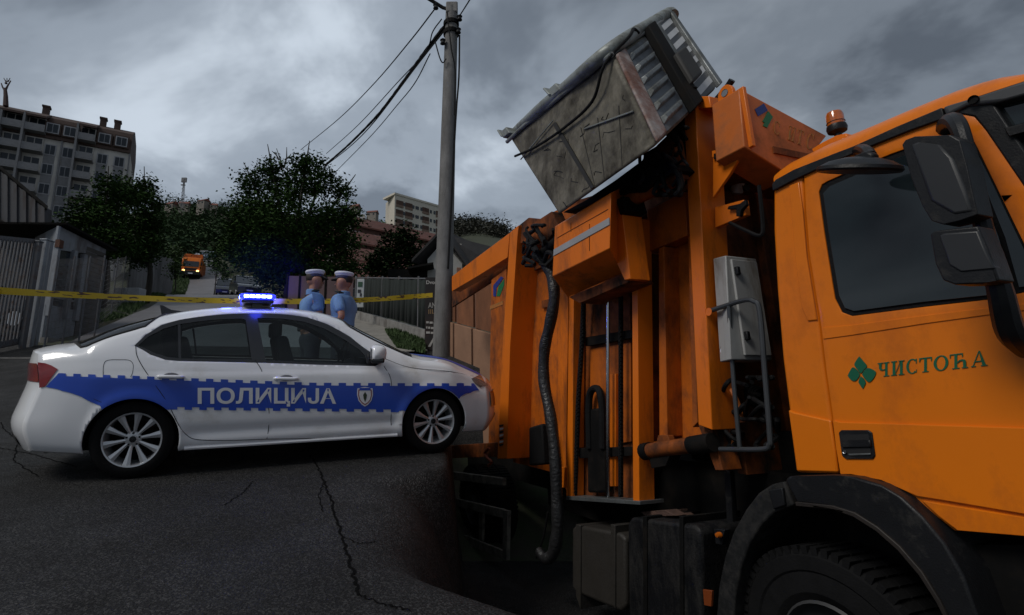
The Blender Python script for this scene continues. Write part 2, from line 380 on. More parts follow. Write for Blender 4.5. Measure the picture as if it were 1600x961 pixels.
def tree(name, base, lobes, size, label, m=None, Y=None, trunk_r=.16, group=None, dens=1.0, bare=()):
    """lobes: (px, py, rpx[, depth offset])"""
    b = V(base); root = empty(name); root.location = b; Yc = b.y
    tag(root, label, 'tree', group)
    mb = MB(); s = Yc / F; cs = []
    for lb in lobes:
        px, py, rp = lb[:3]; dy = lb[3] if len(lb) > 3 else random.uniform(-.5, .5) * rp * s
        c = atY(px, py, Yc + dy) - b; r = rp * s; cs.append((c, r))
        leaf_clumps(mb, c, r, int(dens * 16 * (r / size / 4) ** 1.7) + 6, size)
    mb.build('crown', m or M_leaf, root, flat=True)
    tr = MB(); top = sum((c for c, r in cs), V((0, 0, 0))) / len(cs)
    tr.tube(spline([(0, 0, -.3), (0.05, 0, top.z * .35), (top.x * .5, top.y * .5, top.z * .8), tuple(top)], 4), [trunk_r * (1.15 - .9 * i / 12) for i in range(13)], 8)
    for c, r in cs:
        st = V((top.x * .3, top.y * .3, top.z * .5)); md = st.lerp(c, .5) + V((0, 0, -.1 * r))
        tr.tube([st, md, c, c + (c - md) * .5], [trunk_r * .5, trunk_r * .35, trunk_r * .2, .02], 6)
    for (px, py, qx, qy) in bare:
        tr.tube([atY(px, py, Yc) - b, atY((px + qx) / 2 + 2, (py + qy) / 2, Yc) - b, atY(qx, qy, Yc) - b], [.05, .035, .015], 5)
    tr.build('trunk', M_bark, root, smooth=True)
    return root
bt = onG(455, 468); bt = V((atY(450, 470, 25).x, 25, H(-7, 25)))
tree('broadleaf_tree', bt, [(450, 290, 40), (500, 285, 34), (400, 330, 42), (450, 345, 60), (520, 340, 38), (388, 378, 34), (420, 400, 55), (490, 400, 55), (535, 385, 32), (415, 412, 36), (450, 432, 42), (505, 430, 30), (478, 258, 20), (395, 285, 22), (425, 262, 16), (366, 350, 14), (545, 345, 20), (372, 390, 26), (536, 300, 12), (548, 420, 16)], .18,
     'big dark broadleaf tree behind the blue roof light of the police car', trunk_r=.28, dens=2.3, bare=[(440, 265, 432, 232), (444, 262, 448, 230), (436, 250, 425, 236), (445, 250, 455, 240)])
b2 = V((atY(165, 440, 24).x, 24, H(-10, 24)))
tree('broadleaf_tree', b2, [(140, 330, 32), (125, 360, 28), (165, 345, 36), (150, 385, 42), (180, 380, 34), (120, 392, 22), (168, 290, 20), (185, 310, 26)], .18, 'dark leafy tree rising directly behind the metal kiosk, nearest the apartment block', dens=2.2)
b3 = V((atY(232, 440, 27).x, 27, H(-10, 27)))
tree('broadleaf_tree', b3, [(205, 300, 26), (226, 318, 28), (218, 352, 34), (232, 350, 20), (222, 385, 26), (208, 392, 30), (226, 290, 16), (238, 378, 12), (226, 406, 13)], .18, 'rounded dark green tree standing behind the grey slab fence', dens=2.2)
b4 = V((atY(620, 440, 30).x, 30, H(-3, 30)))
tree('broadleaf_tree', b4, [(620, 385, 30), (598, 405, 26), (645, 400, 24), (612, 422, 30), (645, 425, 22), (630, 368, 14), (582, 420, 16)], .25, 'low dark bushy tree standing left of the white gabled house', m=M_leafd, dens=2)
b5 = V((atY(338, 420, 46).x, 46, H(-20, 46)))
tree('shrub', b5, [(338, 400, 10), (334, 412, 8), (342, 418, 9), (350, 430, 8)], .2, 'green shrub beside the road uphill, left of the big tree', m=M_leaf, trunk_r=.06)
b6 = V((atY(275, 430, 42).x, 42, H(-20, 42)))
tree('shrub', b6, [(272, 392, 9), (277, 408, 8), (270, 418, 8), (276, 428, 7)], .22, 'light green shrub on the verge just left of the distant orange truck', m=M_leafl, trunk_r=.06)
# woods on the hill (read as one mass)
mb = MB(); rs = random.Random(3)
for i in range(420):
    px = rs.uniform(225, 600); Y = rs.uniform(75, 240)
    if 270 < px < 356 and Y < 125: Y = rs.uniform(130, 240)
    x = (px - CX) / F * Y * 1.0; z = hleft(Y) + hill(x, Y)
    rr = rs.uniform(2.2, 4.5)
    leaf_clumps(mb, V((x, Y, z + rr * .8)), rr, 10, 1.0, rs, 1.0, 14)
tag(mb.build('woods', mat('hill_leaves', (.052, .085, .040), .9, var=.4, scale=.12, spec=.05), flat=True), 'dark woods covering the hillside above the end of the road', 'woods', kind='stuff')
mb = MB(); rs = random.Random(5)
for i in range(130):
    px = rs.uniform(690, 800); Y = rs.uniform(180, 260); x = (px - CX) / F * Y; z = hleft(Y) + hill(x, Y); rr = rs.uniform(2, 4)
    leaf_clumps(mb, V((x, Y, z + rr * .7)), rr, 8, 1.1, rs, 1.0, 12)
tag(mb.build('woods', mat('hill_leaves2', (.05, .05, .035), .8, var=.4, scale=.12), flat=True), 'brownish scrub on the far hill behind the white gabled house', 'woods', kind='stuff')
# ------------------------------------------------------------------ buildings
M_wallg = mat('grey_render', (.56, .53, .49), .85, var=.15, scale=.3, dirt=(.28, .265, .255), damt=.35, dscale=.4, streak=4)
M_wallw = mat('cream_render', (.62, .57, .48), .85, var=.1, scale=.1, dirt=(.42, .38, .32), damt=.3, dscale=.15, streak=4)
M_mans = mat('brown_roof_tiles', (.075, .045, .035), .8, var=.35, scale=1.5, bump=.4, bscale=8)
M_rtile = mat('red_roof_tiles', (.115, .038, .026), .85, var=.35, scale=.8, dirt=(.05, .025, .02), damt=.45, dscale=1.2, bump=.5, bscale=9)
M_win = mat('window_pane', (.025, .032, .040), .12, var=.4, scale=.4, spec=.6)
M_frame = mat('white_frame', (.33, .33, .35), .6, var=.1)
M_balc = mat('balcony_slab', (.21, .21, .22), .8, var=.2)
# apartment block: a facade with its own axes (s along, z up, d towards us)
A0 = atY(-70, 152, 62); Hh = A0.z
yb = 70.0
for _ in range(40):                                            # far end of the eaves on row 214 at column 217
    r = ray(208, 208); r = r / r.y; yb = Hh / r.z
A1 = atY(208, 208, yb)
def apt():
    root = empty('apartment_block'); ax = V((A1.x - A0.x, A1.y - A0.y, 0)); Ln = ax.length; ax.normalize(); nz = V((ax.y, -ax.x, 0))
    zb = 0; base = V((A0.x, A0.y, 0))
    root.matrix_world = M(((ax.x, -nz.x, 0, base.x), (ax.y, -nz.y, 0, base.y), (0, 0, 1, 0), (0, 0, 0, 1)))
    tag(root, 'long grey apartment block with brown mansard roof and balconies, above the left trees', 'apartment block')
    def S(px):  # column in the photo -> distance along the facade
        r = ray(px, 225); # intersect with facade plane
        t = (base.dot(nz)) / r.dot(nz); return (r * t - base).dot(ax)
    bot = 6.0; ev = Hh - 3.4
    MB().box((Ln / 2, 6, (bot + ev) / 2), (Ln, 12, ev - bot)).build('wall', M_wallg, root)
    # mansard: sloped lower band, low top
    m = MB(); m.prism([(0, -.35, ev - .02), (0, .5, Hh), (0, 3.5, Hh + 1.7), (0, 9, Hh + 1.7), (0, 12.2, Hh), (0, 12.3, ev - .02)], (Ln, 0, 0)); rf = m.build('roof', M_mans, root)
    fl = 2.9
    def win(s, z, wd, h, d=0.0, par=root):
        f = MB().box((s, -.03 + d, z), (wd + .22, .10, h + .22)).build('window', M_frame, par)
        p = MB(); n = 2 if wd > 1.1 else 1
        for k in range(n): p.box((s + (k + .5 - n / 2) * wd / n, -.09 + d, z), (wd / n - .08, .06, h - .08))
        p.build('pane', M_win, f)
    def bay(s0, s1, top):           # loggia bay: projecting slabs, parapets and glass
        wd = s1 - s0; c = (s0 + s1) / 2
        for k in range(7):
            z = ev + 1.9 - k * fl
            sl = MB().box((c, -.75, z - 1.5), (wd, 1.5, .22)).box((c, -1.45, z - 1.0), (wd, .10, .85)).build('balcony', M_balc, root)
            f = MB().box((c, -.10, z - .2), (wd * .85, .2, 2.0)).build('window', M_wallg, root)
            q = MB()
            n = max(2, int(wd / 1.3))
            for j in range(n): q.box((s0 + wd * (.1 + .8 * (j + .5) / n), -.22, z - .05), (wd * .8 / n - .12, .06, 1.5))
            q.build('pane', M_win, f)
        MB().box((s0 - .1, -.75, (ev + 2.6 + bot) / 2), (.25, 1.7, ev + 2.6 - bot)).build('pilaster', M_balc, root)
        MB().prism([(s0, -1.6, ev + 2.3), (s0, -1.6, ev + 2.6), (s0, 1.4, Hh + .8), (s0, 1.4, Hh + .4)], (wd, 0, 0)).build('bay_roof', M_mans, root)
    for a, b in ((-60, -30), (-28, 0), (0, 34), (37, 70), (122, 150)): bay(S(a), S(b), 0)
    for px in (80, 108, 163, 190):
        s = S(px)
        MB().box((s, .02, ev + 1.5), (1.9, 1.0, 1.9)).build('dormer', M_mans, root); win(s, ev + 1.45, 1.3, 1.3, -.52)
        for k in range(5): win(s, ev - 1.6 - k * fl, 1.15, 1.4); 
        for k in range(4): MB().box((s, -.03, ev - 3.05 - k * fl), (1.25, .06, 1.2)).build('spandrel', M_balc, root)
    s = S(136)
    for px in (97, 205): MB().box((S(px), -.12, (bot + ev) / 2), (.2, .2, ev - bot)).build('drainpipe', M_balc, root)
    for px in (55, 152, 176):
        MB().box((S(px), 3.0, Hh + 1.8), (.8, .8, 1.6)).box((S(px), 3.0, Hh + 2.6), (1.0, 1.0, .25)).build('chimney', M_mans, rf)
    return root
apt()
# small figure-like ornament that stands on the roof at the far left
oy = 64; p = atY(9, 160, oy)
m = MB(); s_ = oy / F
def O(px, py): return atY(px, py, oy) - p
m.tube([O(9, 166), O(9, 150), O(8, 138)], [4 * s_, 3.2 * s_, 2.4 * s_], 8).tube([O(8, 142), O(12, 134), O(17, 126)], [2 * s_, 1.3 * s_, .8 * s_], 6).tube([O(8, 142), O(4, 136), O(2, 130)], [2 * s_, 1.2 * s_, .8 * s_], 6)
m.lathe([(.01, -2.2 * s_), (1.8 * s_, -1.2 * s_), (2.2 * s_, 0), (1.5 * s_, 1.6 * s_), (.01, 2.3 * s_)], 10, M.Translation(O(9.5, 130)))
for k in range(5): m.tube([O(9 + k, 128), O(9 + 2.4 * k - 3, 122 + (k % 2) * 3)], .6 * s_, 5)
o = m.build('rooftop_statue', mat('dark_bronze', (.05, .022, .02), .7), smooth=True); o.location = p
tag(o, 'small dark statue with raised arms standing on the apartment block roof at far left', 'statue')
# cream tower block far right
def cream():
    Yc = 150; a = atY(603, 310, Yc + 8); b = atY(617, 304, Yc); top = b.z; c = atY(700, 314, Yc + 14)
    root = empty('tower_block'); root.location = (b.x, b.y, 0); tag(root, 'cream tower block with brown loggias far behind the utility pole', 'tower block')
    b0 = V((0, 0, 0)); a0 = V((a.x - b.x, a.y - b.y, 0)); c0 = V((c.x - b.x, c.y - b.y, 0)); bot = top - 24
    m = MB(); m.prism([b0 + V((0, 0, bot)), c0 + V((0, 0, bot)), c0 + a0 + V((0, 0, bot)), a0 + V((0, 0, bot))], (0, 0, top - bot)); m.build('wall', M_wallw, root)
    ax = c0.normalized(); n = V((ax.y, -ax.x, 0)); Ln = c0.length
    fr = M(((ax.x, -n.x, 0, 0), (ax.y, -n.y, 0, 0), (0, 0, 1, 0), (0, 0, 0, 1)))
    MB().box((Ln / 2, 3, top + .3), (Ln + .5, 6.5, .6), fr).build('parapet', M_wallw, root)
    MB().box((Ln * .3, 5, top + 1.6), (.1, .1, 3), fr).build('antenna', M_balc, root)
    dk = mat('loggia_recess', (.11, .062, .045), .9, var=.4, scale=.6)
    for f in (0.085, .25, .56, .82):
        for k in range(7):
            z = top - 2.6 - k * 3.0
            l = MB().box((f * Ln, -.05, z), (2.7, .12, 2.1), fr).build('loggia', dk, root)
            MB().box((f * Ln, -.16, z - .75), (2.8, .12, .75), fr).build('rail', mat('loggia_rail', (.24, .16, .12), .9), l)
    for f in (.165, .33, .40, .48, .66, .73):
        for k in range(7):
            MB().box((f * Ln, -.04, top - 2.4 - k * 3.0), (.8 if f != .40 else 1.3, .10, 1.1), fr).build('window', M_win, root)
cream()
# red roofed terraces
def terrace(name, pa, pb, wall_h, roof_h, depth, Ya, Yb, label, m=None, wm=None):
    """pa, pb: photo positions of the ends of the ridge"""
    a = atY(pa[0], pa[1], Ya); b = atY(pb[0], pb[1], Yb)
    root = empty(name); root.location = (a.x, a.y, a.z - roof_h - wall_h); tag(root, label, 'house', 'red roofed terraces up the slope')
    ax = V((b.x - a.x, b.y - a.y, 0)); Ln = ax.length; dzz = b.z - a.z; ax.normalize(); n = V((ax.y, -ax.x, 0))
    fr = M(((ax.x, -n.x, 0, 0), (ax.y, -n.y, 0, 0), (dzz / Ln, 0, 1, 0), (0, 0, 0, 1)))
    MB().box((Ln / 2, 0, wall_h / 2 - 3), (Ln, depth, wall_h + 6), fr).build('wall', wm or mat('brick_wall', (.12, .06, .045), .9, var=.3, scale=1, bump=.3, bscale=10), root)
    hw = depth / 2 + .5
    rm = MB().prism([(-.4, -hw, wall_h - .15), (-.4, 0, wall_h + roof_h), (-.4, hw, wall_h - .15), (-.4, hw, wall_h + .08), (-.4, 0, wall_h + roof_h + .25), (-.4, -hw, wall_h + .08)], (Ln + .8, 0, 0), fr)
    rf = rm.build('roof', m or M_rtile, root)
    rr = random.Random(int(Ya * 10))
    for k in range(int(Ln / 3.2)):
        s = 1.6 + k * 3.2
        f = MB().box((s, -depth / 2 - .03, wall_h * .5), (1.3, .1, 1.3), fr).build('window', M_frame, root); MB().box((s, -depth / 2 - .09, wall_h * .5), (1.1, .06, 1.1), fr).build('pane', M_win, f)
    for k in range(max(1, int(Ln / 8))):
        MB().box((2 + k * 7.5 + rr.random() * 2, -.6, wall_h + roof_h), (.6, .6, 1.3), fr).box((2 + k * 7.5, .6, wall_h + roof_h + .1), (.5, .5, 1.1), fr).build('chimney', M_wallg, rf)
terrace('terraced_house', (540, 338), (700, 372), 2.8, 2.6, 9, 75, 78, 'red roofed terrace just below the cream tower block, topmost of the terraces')
terrace('terraced_house', (520, 358), (680, 388), 2.6, 2.4, 8, 64, 66, 'second red roofed terrace down the slope, behind the bushy tree')
terrace('terraced_house', (500, 383), (640, 402), 2.6, 2.2, 8, 54, 55, 'third red roofed terrace down the slope beside the big tree')
terrace('terraced_house', (480, 408), (640, 420), 2.4, 2.2, 7, 45, 45, 'lowest red roofed terrace, directly behind the mesh fence')
# houses on the hill
def small_house(px, py, wpx, hpx, Y, label, roofm, wallm, grp):
    c = atY(px, py, Y); s = Y / F; wd = wpx * s; hh = hpx * s
    root = empty('hill_house'); root.location = (c.x, c.y, c.z); root.rotation_euler.z = random.uniform(-.5, .5); tag(root, label, 'house', grp)
    MB().box((0, 0, hh * .3 - 2), (wd, wd * .8, hh * .6 + 4)).build('wall', wallm, root)
    MB().prism([(-wd * .56, -wd * .46, hh * .58), (-wd * .56, 0, hh), (-wd * .56, wd * .46, hh * .58)], (wd * 1.12, 0, 0)).build('roof', roofm, root)
    for k in (-.25, .25): MB().box((k * wd, -wd * .41, hh * .32), (wd * .16, .1, hh * .2)).build('window', M_win, root)
for px, py, w_, h_, lab in ((268, 328, 16, 14, 'red roofed hill house nearest the left tree'), (288, 326, 14, 12, 'red roofed hill house under the lattice mast'), (318, 322, 16, 12, 'pinkish house on the hilltop left of the big tree'), (334, 327, 10, 10, 'small house tucked against the big tree on the hilltop'),
                       (555, 332, 14, 14, 'pale house just right of the big tree crown'), (582, 340, 16, 12, 'grey house between the big tree and the cream tower block')):
    small_house(px, py, w_, h_, 190, lab, mat('hill_roof', (.20, .07, .05), .8), mat('hill_wall', (.26, .23, .2), .9), 'small houses on the hill')
for px, py, w_, h_, lab in ((715, 378, 18, 12, 'small house on the far hill just right of the utility pole'), (745, 382, 16, 10, 'small house on the far hill next to the orange truck body')):
    small_house(px, py, w_, h_, 200, lab, mat('hill_roof', (.20, .07, .05), .8), mat('hill_wall', (.26, .23, .2), .9), 'small houses on the hill')
p = atY(284, 332, 185); m = MB(); t = atY(288, 279, 185) - p
for a, b in ((-.5, -.5), (.5, -.5), (.5, .5), (-.5, .5)): m.tube([(a, b, 0), (t.x + a * .3, b * .3, t.z)], .09, 5)
for k in range(9):
    f = k / 9; g = (k + 1) / 9; m.tube([(-.5 + t.x * f, -.5, t.z * f), (.4 + t.x * g, -.4, t.z * g)], .06, 4)
m.box((t.x, 0, t.z - .6), (1.9, .6, 1.8)).box((t.x - .2, 0, t.z - 2.6), (1.6, .6, .3))
o = m.build('antenna_mast', M_balc); o.location = p; tag(o, 'thin antenna mast with a panel head on the hill beyond the left trees', 'mast')
# white gabled house with the dark roof
def gable():
    Y = 26; pk = atY(692, 372, Y); root = empty('gabled_house'); gz = H(0, Y) - 1.5; root.location = (pk.x, Y, gz)
    tag(root, 'white gabled house with a dark tiled roof behind the utility pole', 'house'); s = Y / F
    def P(px, py): q = atY(px, py, Y); return (q.x - pk.x, 0, q.z - gz)
    MB().prism([P(668, 405), P(692, 378), P(722, 412), P(722, 500), P(668, 500)], (3.2, 5, 0)).build('wall', mat('white_render', (.38, .37, .35), .85, var=.15), root)
    r = MB(); D = V((3.3, 5.4, 0)); f0 = V((-.1, -.35, 0))
    for a, b in ((P(647, 412), P(693, 364)), (P(693, 364), P(742, 432))):
        a = V(a) + f0; b = V(b) + f0; r.prism([a, b, b + V((0, 0, .16)), a + V((0, 0, .16))], D)
    MBr = r.build('roof', mat('dark_roof_tiles', (.035, .032, .032), .8, var=.4, scale=3, bump=.5, bscale=14), root)
    MB().prism([V(P(694, 368)) + V((0, .3, 0)), V(P(770, 380)) + V((0, 1.2, 0)), V(P(790, 425)) + V((0, .4, 0)), V(P(738, 430)) + V((0, .1, 0))], (0, 0, .15)).build('side_roof', mat('dark_roof_tiles', (.03, .03, .03)), root)
    MB().box(V(P(716, 387)) + V((0, .5, 0)), (.35, .35, .6)).build('chimney', M_wallg, MBr)
    MB().prism([P(640, 425), P(678, 418), P(678, 421), P(640, 428)], (0, -1.2, 0)).build('porch_roof', M_chas, root)
    MB().prism([P(606, 420), P(668, 422), P(668, 470), P(606, 470)], (0, 3, 0)).build('annex', M_chas, root)
gable()
# ------------------------------------------------------------------ left side: hall, gate, kiosk, fences
M_corr = mat('corrugated_sheet', (.055, .057, .065), .6, .3, var=.25, scale=1, dirt=(.06, .045, .04), damt=.4, dscale=1.5, streak=4)
M_kio = mat('kiosk_sheet', (.27, .29, .32), .55, .3, var=.2, scale=2, dirt=(.10, .08, .07), damt=.45, dscale=2, streak=4)
M_kiob = mat('kiosk_siding', (.075, .068, .062), .7, var=.3, scale=3)
M_rust = mat('rust', (.12, .05, .03), .85, var=.5, scale=8, bump=.4)
M_fpost = mat('fence_steel', (.15, .155, .17), .6, .3, var=.3, scale=5, dirt=(.10, .06, .04), damt=.4, dscale=5)
def wallrun(pts, thick, name, m, parent=None, corr=0, step=.18, loc=None):
    """upright sheet: pts = list of (bottom, top) world points; corr = corrugation depth"""
    mb = MB(); front = []; 
    for (b0, t0), (b1, t1) in zip(pts[:-1], pts[1:]):
        b0, t0, b1, t1 = map(V, (b0, t0, b1, t1)); d = (b1 - b0); d.z = 0; n = max(1, int(d.length / step)) if corr else 1
        nn = V((d.y, -d.x, 0)).normalized()
        for i in range(n):
            for k, (f, o) in enumerate(((i / n, 0), ((i + .5) / n, 0), ((i + .6) / n, corr), ((i + .95) / n, corr)) if corr else ((0, 0),)):
                front.append((b0.lerp(b1, f) + nn * o, t0.lerp(t1, f) + nn * o, nn))
    front.append((b1, t1, nn))
    k = 0
    for (b, t, nn) in front: mb.v += [b, t, b - nn * thick, t - nn * thick]
    for i in range(len(front) - 1):
        a = i * 4; c = a + 4; mb.f += [[a, c, c + 1, a + 1], [a + 2, a + 3, c + 3, c + 2], [a + 1, c + 1, c + 3, a + 3], [a, a + 2, c + 2, c]]
    e = (len(front) - 1) * 4; mb.f += [[0, 1, 3, 2], [e, e + 2, e + 3, e + 1]]
    if loc: mb.v = [v - loc for v in mb.v]
    return mb.build(name, m, parent)
# corrugated hall
Y1 = 20
root = empty('corrugated_hall'); c0 = atY(-60, 460, Y1); root.location = (c0.x, c0.y, H(c0.x, c0.y)); lo = V(root.location)
tag(root, 'dark corrugated metal hall with a sloping roof edge at the far left', 'hall')
q = [(atY(-140, 480, Y1), atY(-140, 146, Y1)), (atY(0, 480, Y1), atY(0, 264, Y1)), (atY(72, 480, Y1), atY(72, 325, Y1))]
wallrun(q, .3, 'wall', M_corr, root, .06, .32, lo)
mb = MB(); a, b = atY(-142, 138, Y1 - .12), atY(75, 322, Y1 - .12); mb.prism([a - lo, b - lo, b - lo + V((0, 0, -.14)), a - lo + V((0, 0, -.14))], (-9, 8.3, 0)); mb.build('roof', M_chas, root)
MB().tube([atY(-20, 330, Y1 - .2) - lo, atY(60, 385, Y1 - .2) - lo], .05, 6).build('pipe', M_chas, root)
# sliding gate of upright bars
def gate():
    Ya, Yb = 10.5, 12.2
    root = empty('metal_gate'); g0 = onG(0, 527); root.location = g0; lo = g0
    tag(root, 'grey gate of upright bars in front of the parked dark car at far left', 'gate')
    mb = MB(); N_ = 21; A = atY(-60, 367, Ya); B = atY(57, 378, Yb)
    bars = MB()
    for i in range(N_):
        f = i / (N_ - 1); t = A.lerp(B, f); zb = H(t.x, t.y) + .12
        bars.box((t.x - lo.x, t.y - lo.y, (t.z + zb) / 2 - lo.z), (.035, .035, t.z - zb))
    bars.build('bar', M_fpost, root)
    for f in (-.03,):
        mb.prism([A - lo + V((0, -.04, f)), B - lo + V((0, -.04, f)), B - lo + V((0, -.04, f + .09)), A - lo + V((0, -.04, f + .09))], (0, .08, 0)); mb.build('top_rail', M_fpost, root); mb = MB()
        za, zb = H(A.x, A.y) + .1, H(B.x, B.y) + .1
        a2 = V((A.x, A.y, za)) - lo; b2 = V((B.x, B.y, zb)) - lo
        mb.prism([a2 + V((0, -.05, 0)), b2 + V((0, -.05, 0)), b2 + V((0, -.05, .14)), a2 + V((0, -.05, .14))], (0, .1, 0))
    mb.build('bottom_rail', M_fpost, root)
    MB().box(((A.x + B.x) / 2 - lo.x, (A.y + B.y) / 2 - lo.y, H(0, 11) - lo.z + .0), (3.4, .5, .12)).build('track', M_conc, root)
gate()
def post(px, pt, pb, Y, wpx, m, label, name='fence_post', dep=.12):
    t = atY(px, pt, Y); s = Y / F; zb = H(t.x, t.y); root = MB().box((0, 0, (t.z - zb) / 2 - .1), (wpx * s, dep, t.z - zb + .2)).box((0, 0, t.z - zb + .02), (wpx * s + .03, dep + .03, .04)).build(name, m, bevel=.01)
    root.location = (t.x, t.y, zb); tag(root, label, 'post'); return root
post(61, 379, 500, 12.2, 7, M_fpost, 'rusty grey steel post at the right end of the bar gate')
post(71, 376, 500, 12.4, 10, M_kio, 'wide pale blue-grey metal panel post between gate and kiosk')
post(80, 378, 500, 12.6, 4, M_kio, 'thin light grey post nearest the kiosk wall')
c = onG(44, 508); m = MB().box((0, 0, .3), (.42, .5, .62)).build('concrete_block', M_conc, bevel=.04); m.location = c + V((0, .1, 0)); tag(m, 'weathered concrete block at the foot of the bar gate', 'block')
# kiosk
def kiosk():
    Ya = 14.2
    p0 = onG(80, 496); p0 = V((atY(82, 496, 13.6).x, 13.6, H(0, 13.6)))
    L0 = atY(55, 370, 14.3); PK = atY(92, 353, 13.5); M0 = atY(94, 366, 13.5); E0 = atY(166, 389, 15.6)
    root = empty('metal_kiosk'); root.location = p0; lo = p0
    tag(root, 'small grey metal kiosk with tall windows and a shallow gable roof behind the tape', 'kiosk')
    b = lambda v: V((v.x, v.y, H(v.x, v.y) - .1))
    wallrun([(b(L0), V((L0.x, L0.y, L0.z))), (b(PK), PK)], .05, 'side_wall', M_kio, root, 0, loc=lo)
    mid = PK.lerp(E0, .5)
    # front wall: lower band, pillars, upper triangle
    d = (E0 - PK); d.z = 0; Ln = d.length; d.normalize(); n = V((d.y, -d.x, 0))
    zb = H(PK.x, PK.y) - .1 - lo.z; o = PK - lo; fr = M(((d.x, -n.x, 0, o.x), (d.y, -n.y, 0, o.y), (0, 0, 1, 0), (0, 0, 0, 1)))
    zt0 = PK.z - lo.z; zt1 = E0.z - lo.z; hh = zt0 - .62
    MB().prism([(0, 0, zb), (Ln * .56, 0, zb), (Ln * .56, 0, zb + 1.0), (0, 0, zb + 1.0)], (0, .06, 0), fr).build('lower_panel', M_kio, root)
    MB().prism([(0, 0, hh - .05), (Ln, 0, zt1 - .22), (Ln, 0, zt1 - .02), (0, 0, zt0)], (0, .06, 0), fr).build('gable_panel', M_kio, root)
    for f, w_ in ((.0, .10), (.30, .16), (.50, .16)):
        MB().box((Ln * f + w_ / 2, -.02, (zb + hh) / 2 + .4), (w_, .12, hh - zb - .6), fr).build('pillar', M_kio, root)
    for f0, f1 in ((.05, .30), (.36, .50)):
        w_ = MB().box((Ln * (f0 + f1) / 2, .05, (zb + 1.0 + hh) / 2), (Ln * (f1 - f0), .04, hh - zb - 1.0), fr).build('window', M_win, root)
        MB().box((Ln * (f0 + f1) / 2, .015, zb + 1.25), (Ln * (f1 - f0), .03, .06), fr).build('frame', M_kio, w_)
    s = MB(); z = zb
    k = 0
    while z < zt1 - .2:
        s.box((Ln * .79, .02, z + .07), (Ln * .42, .05, .125), fr); z += .14
    s.box((Ln * .79, .06, (zb + zt1) / 2), (Ln * .42, .03, zt1 - zb - .1), fr); s.build('siding', M_kiob, root)
    MB().box((.05, -.05, hh + .12), (.16, .12, .22), fr).build('rusty_box', M_rust, root)
    MB().box((Ln / 2, -.08, zb + .05), (Ln * 1.02, .2, .14), fr).build('plinth', M_conc, root)
    pk = PK - lo; r = MB(); back = -n * 3.2
    for a, c in ((pk + V((0, 0, .04)), E0 - lo + d * .25), (L0 - lo - V((.35, 0, .05)), pk + V((0, 0, .04)))):
        a = a + n * .2; c = c + n * .2; r.prism([a, c, c + V((0, 0, .06)), a + V((0, 0, .06))], back + n * -.2)
    r.build('roof', M_chas, root)
    MB().prism([E0 - lo + V((0, 0, -.05)), E0 - lo + back + V((0, 0, -.05)), V((E0.x - lo.x + back.x, E0.y - lo.y + back.y, zb)), V((E0.x - lo.x, E0.y - lo.y, zb))], (-.05, .02, 0)).build('end_wall', M_kiob, root)
kiosk()
# wire fence between the kiosk and the slab fence
def wire_fence(name, pa, pb, Ya, Yb, top, label, posts, m=M_fpost, r=.007):
    A = atY(*pa, Ya); B = atY(*pb, Yb); root = empty(name); root.location = (A.x, A.y, H(A.x, A.y)); lo = V(root.location); tag(root, label, 'fence')
    w = MB()
    for k in range(14):
        f = k / 13; a = V((A.x, A.y, H(A.x, A.y))).lerp(A, f) - lo; b = V((B.x, B.y, H(B.x, B.y))).lerp(B, f) - lo; w.tube([a, b], r * .6, 4)
    for k in range(46):
        t = A.lerp(B, k / 45); w.tube([V((t.x, t.y, H(t.x, t.y))) - lo, t - lo], r * .5, 4)
    w.build('wire_mesh', m, root)
    for k in range(posts):
        t = A.lerp(B, k / (posts - 1)); zb = H(t.x, t.y)
        MB().tube([V((t.x, t.y, zb - .1)) - lo, t + V((0, 0, .05)) - lo], .02, 8).build('post', m, root)
wire_fence('wire_fence', (90, 405), (164, 402), 11.8, 13.4, 0, 'thin wire fence standing in front of the metal kiosk', 4)
wire_fence('wire_fence', (166, 408), (206, 400), 15.5, 27, 0, 'wire fence between the kiosk and the grey slab fence', 4)
# slab fence
SA = atY(205, 396, 27); SB = atY(274, 405, 56)
root = empty('slab_fence'); root.location = (SA.x, SA.y, H(SA.x, SA.y)); lo = V(root.location); tag(root, 'tall fence of upright grey slabs running uphill left of the road', 'fence')
n_ = 30; mb = MB()
for k in range(n_):
    a = SA.lerp(SB, k / n_); b = SA.lerp(SB, (k + .9) / n_); h = random.uniform(-.08, .12)
    za, zb = H(a.x, a.y) - .2, H(b.x, b.y) - .2
    mb = MB(); mb.prism([V((a.x, a.y, za)) - lo, V((b.x, b.y, zb)) - lo, b - lo + V((0, 0, h)), a - lo + V((0, 0, h))], (.04, -.09, 0)); mb.build('slab', mat('slab_concrete', (.19, .19, .195), .9, var=.4, scale=1.2, dirt=(.06, .058, .055), damt=.5, dscale=1.5, streak=4, bump=.3), root)
for px, py, w_, h_, lab in ((172, 462, .45, .5, 'small white box lying behind the wire fence'), (193, 463, .62, .75, 'white appliance box standing left of its twin by the slab fence'), (213, 462, .62, .75, 'white appliance box standing right of its twin by the slab fence')):
    Y = 25.5; c = atY(px, py, Y); o = MB().box((0, 0, h_ / 2), (w_, .6, h_)).build('white_box', mat('white_enamel', (.42, .43, .45), .4, var=.2), bevel=.03); o.location = (c.x, c.y, H(c.x, c.y)); tag(o, lab, 'box')
    MB().box((0, -.31, h_ * .45), (w_ * .8, .03, h_ * .7)).build('door', mat('white_enamel', (.5, .5, .5)), o, bevel=.01)
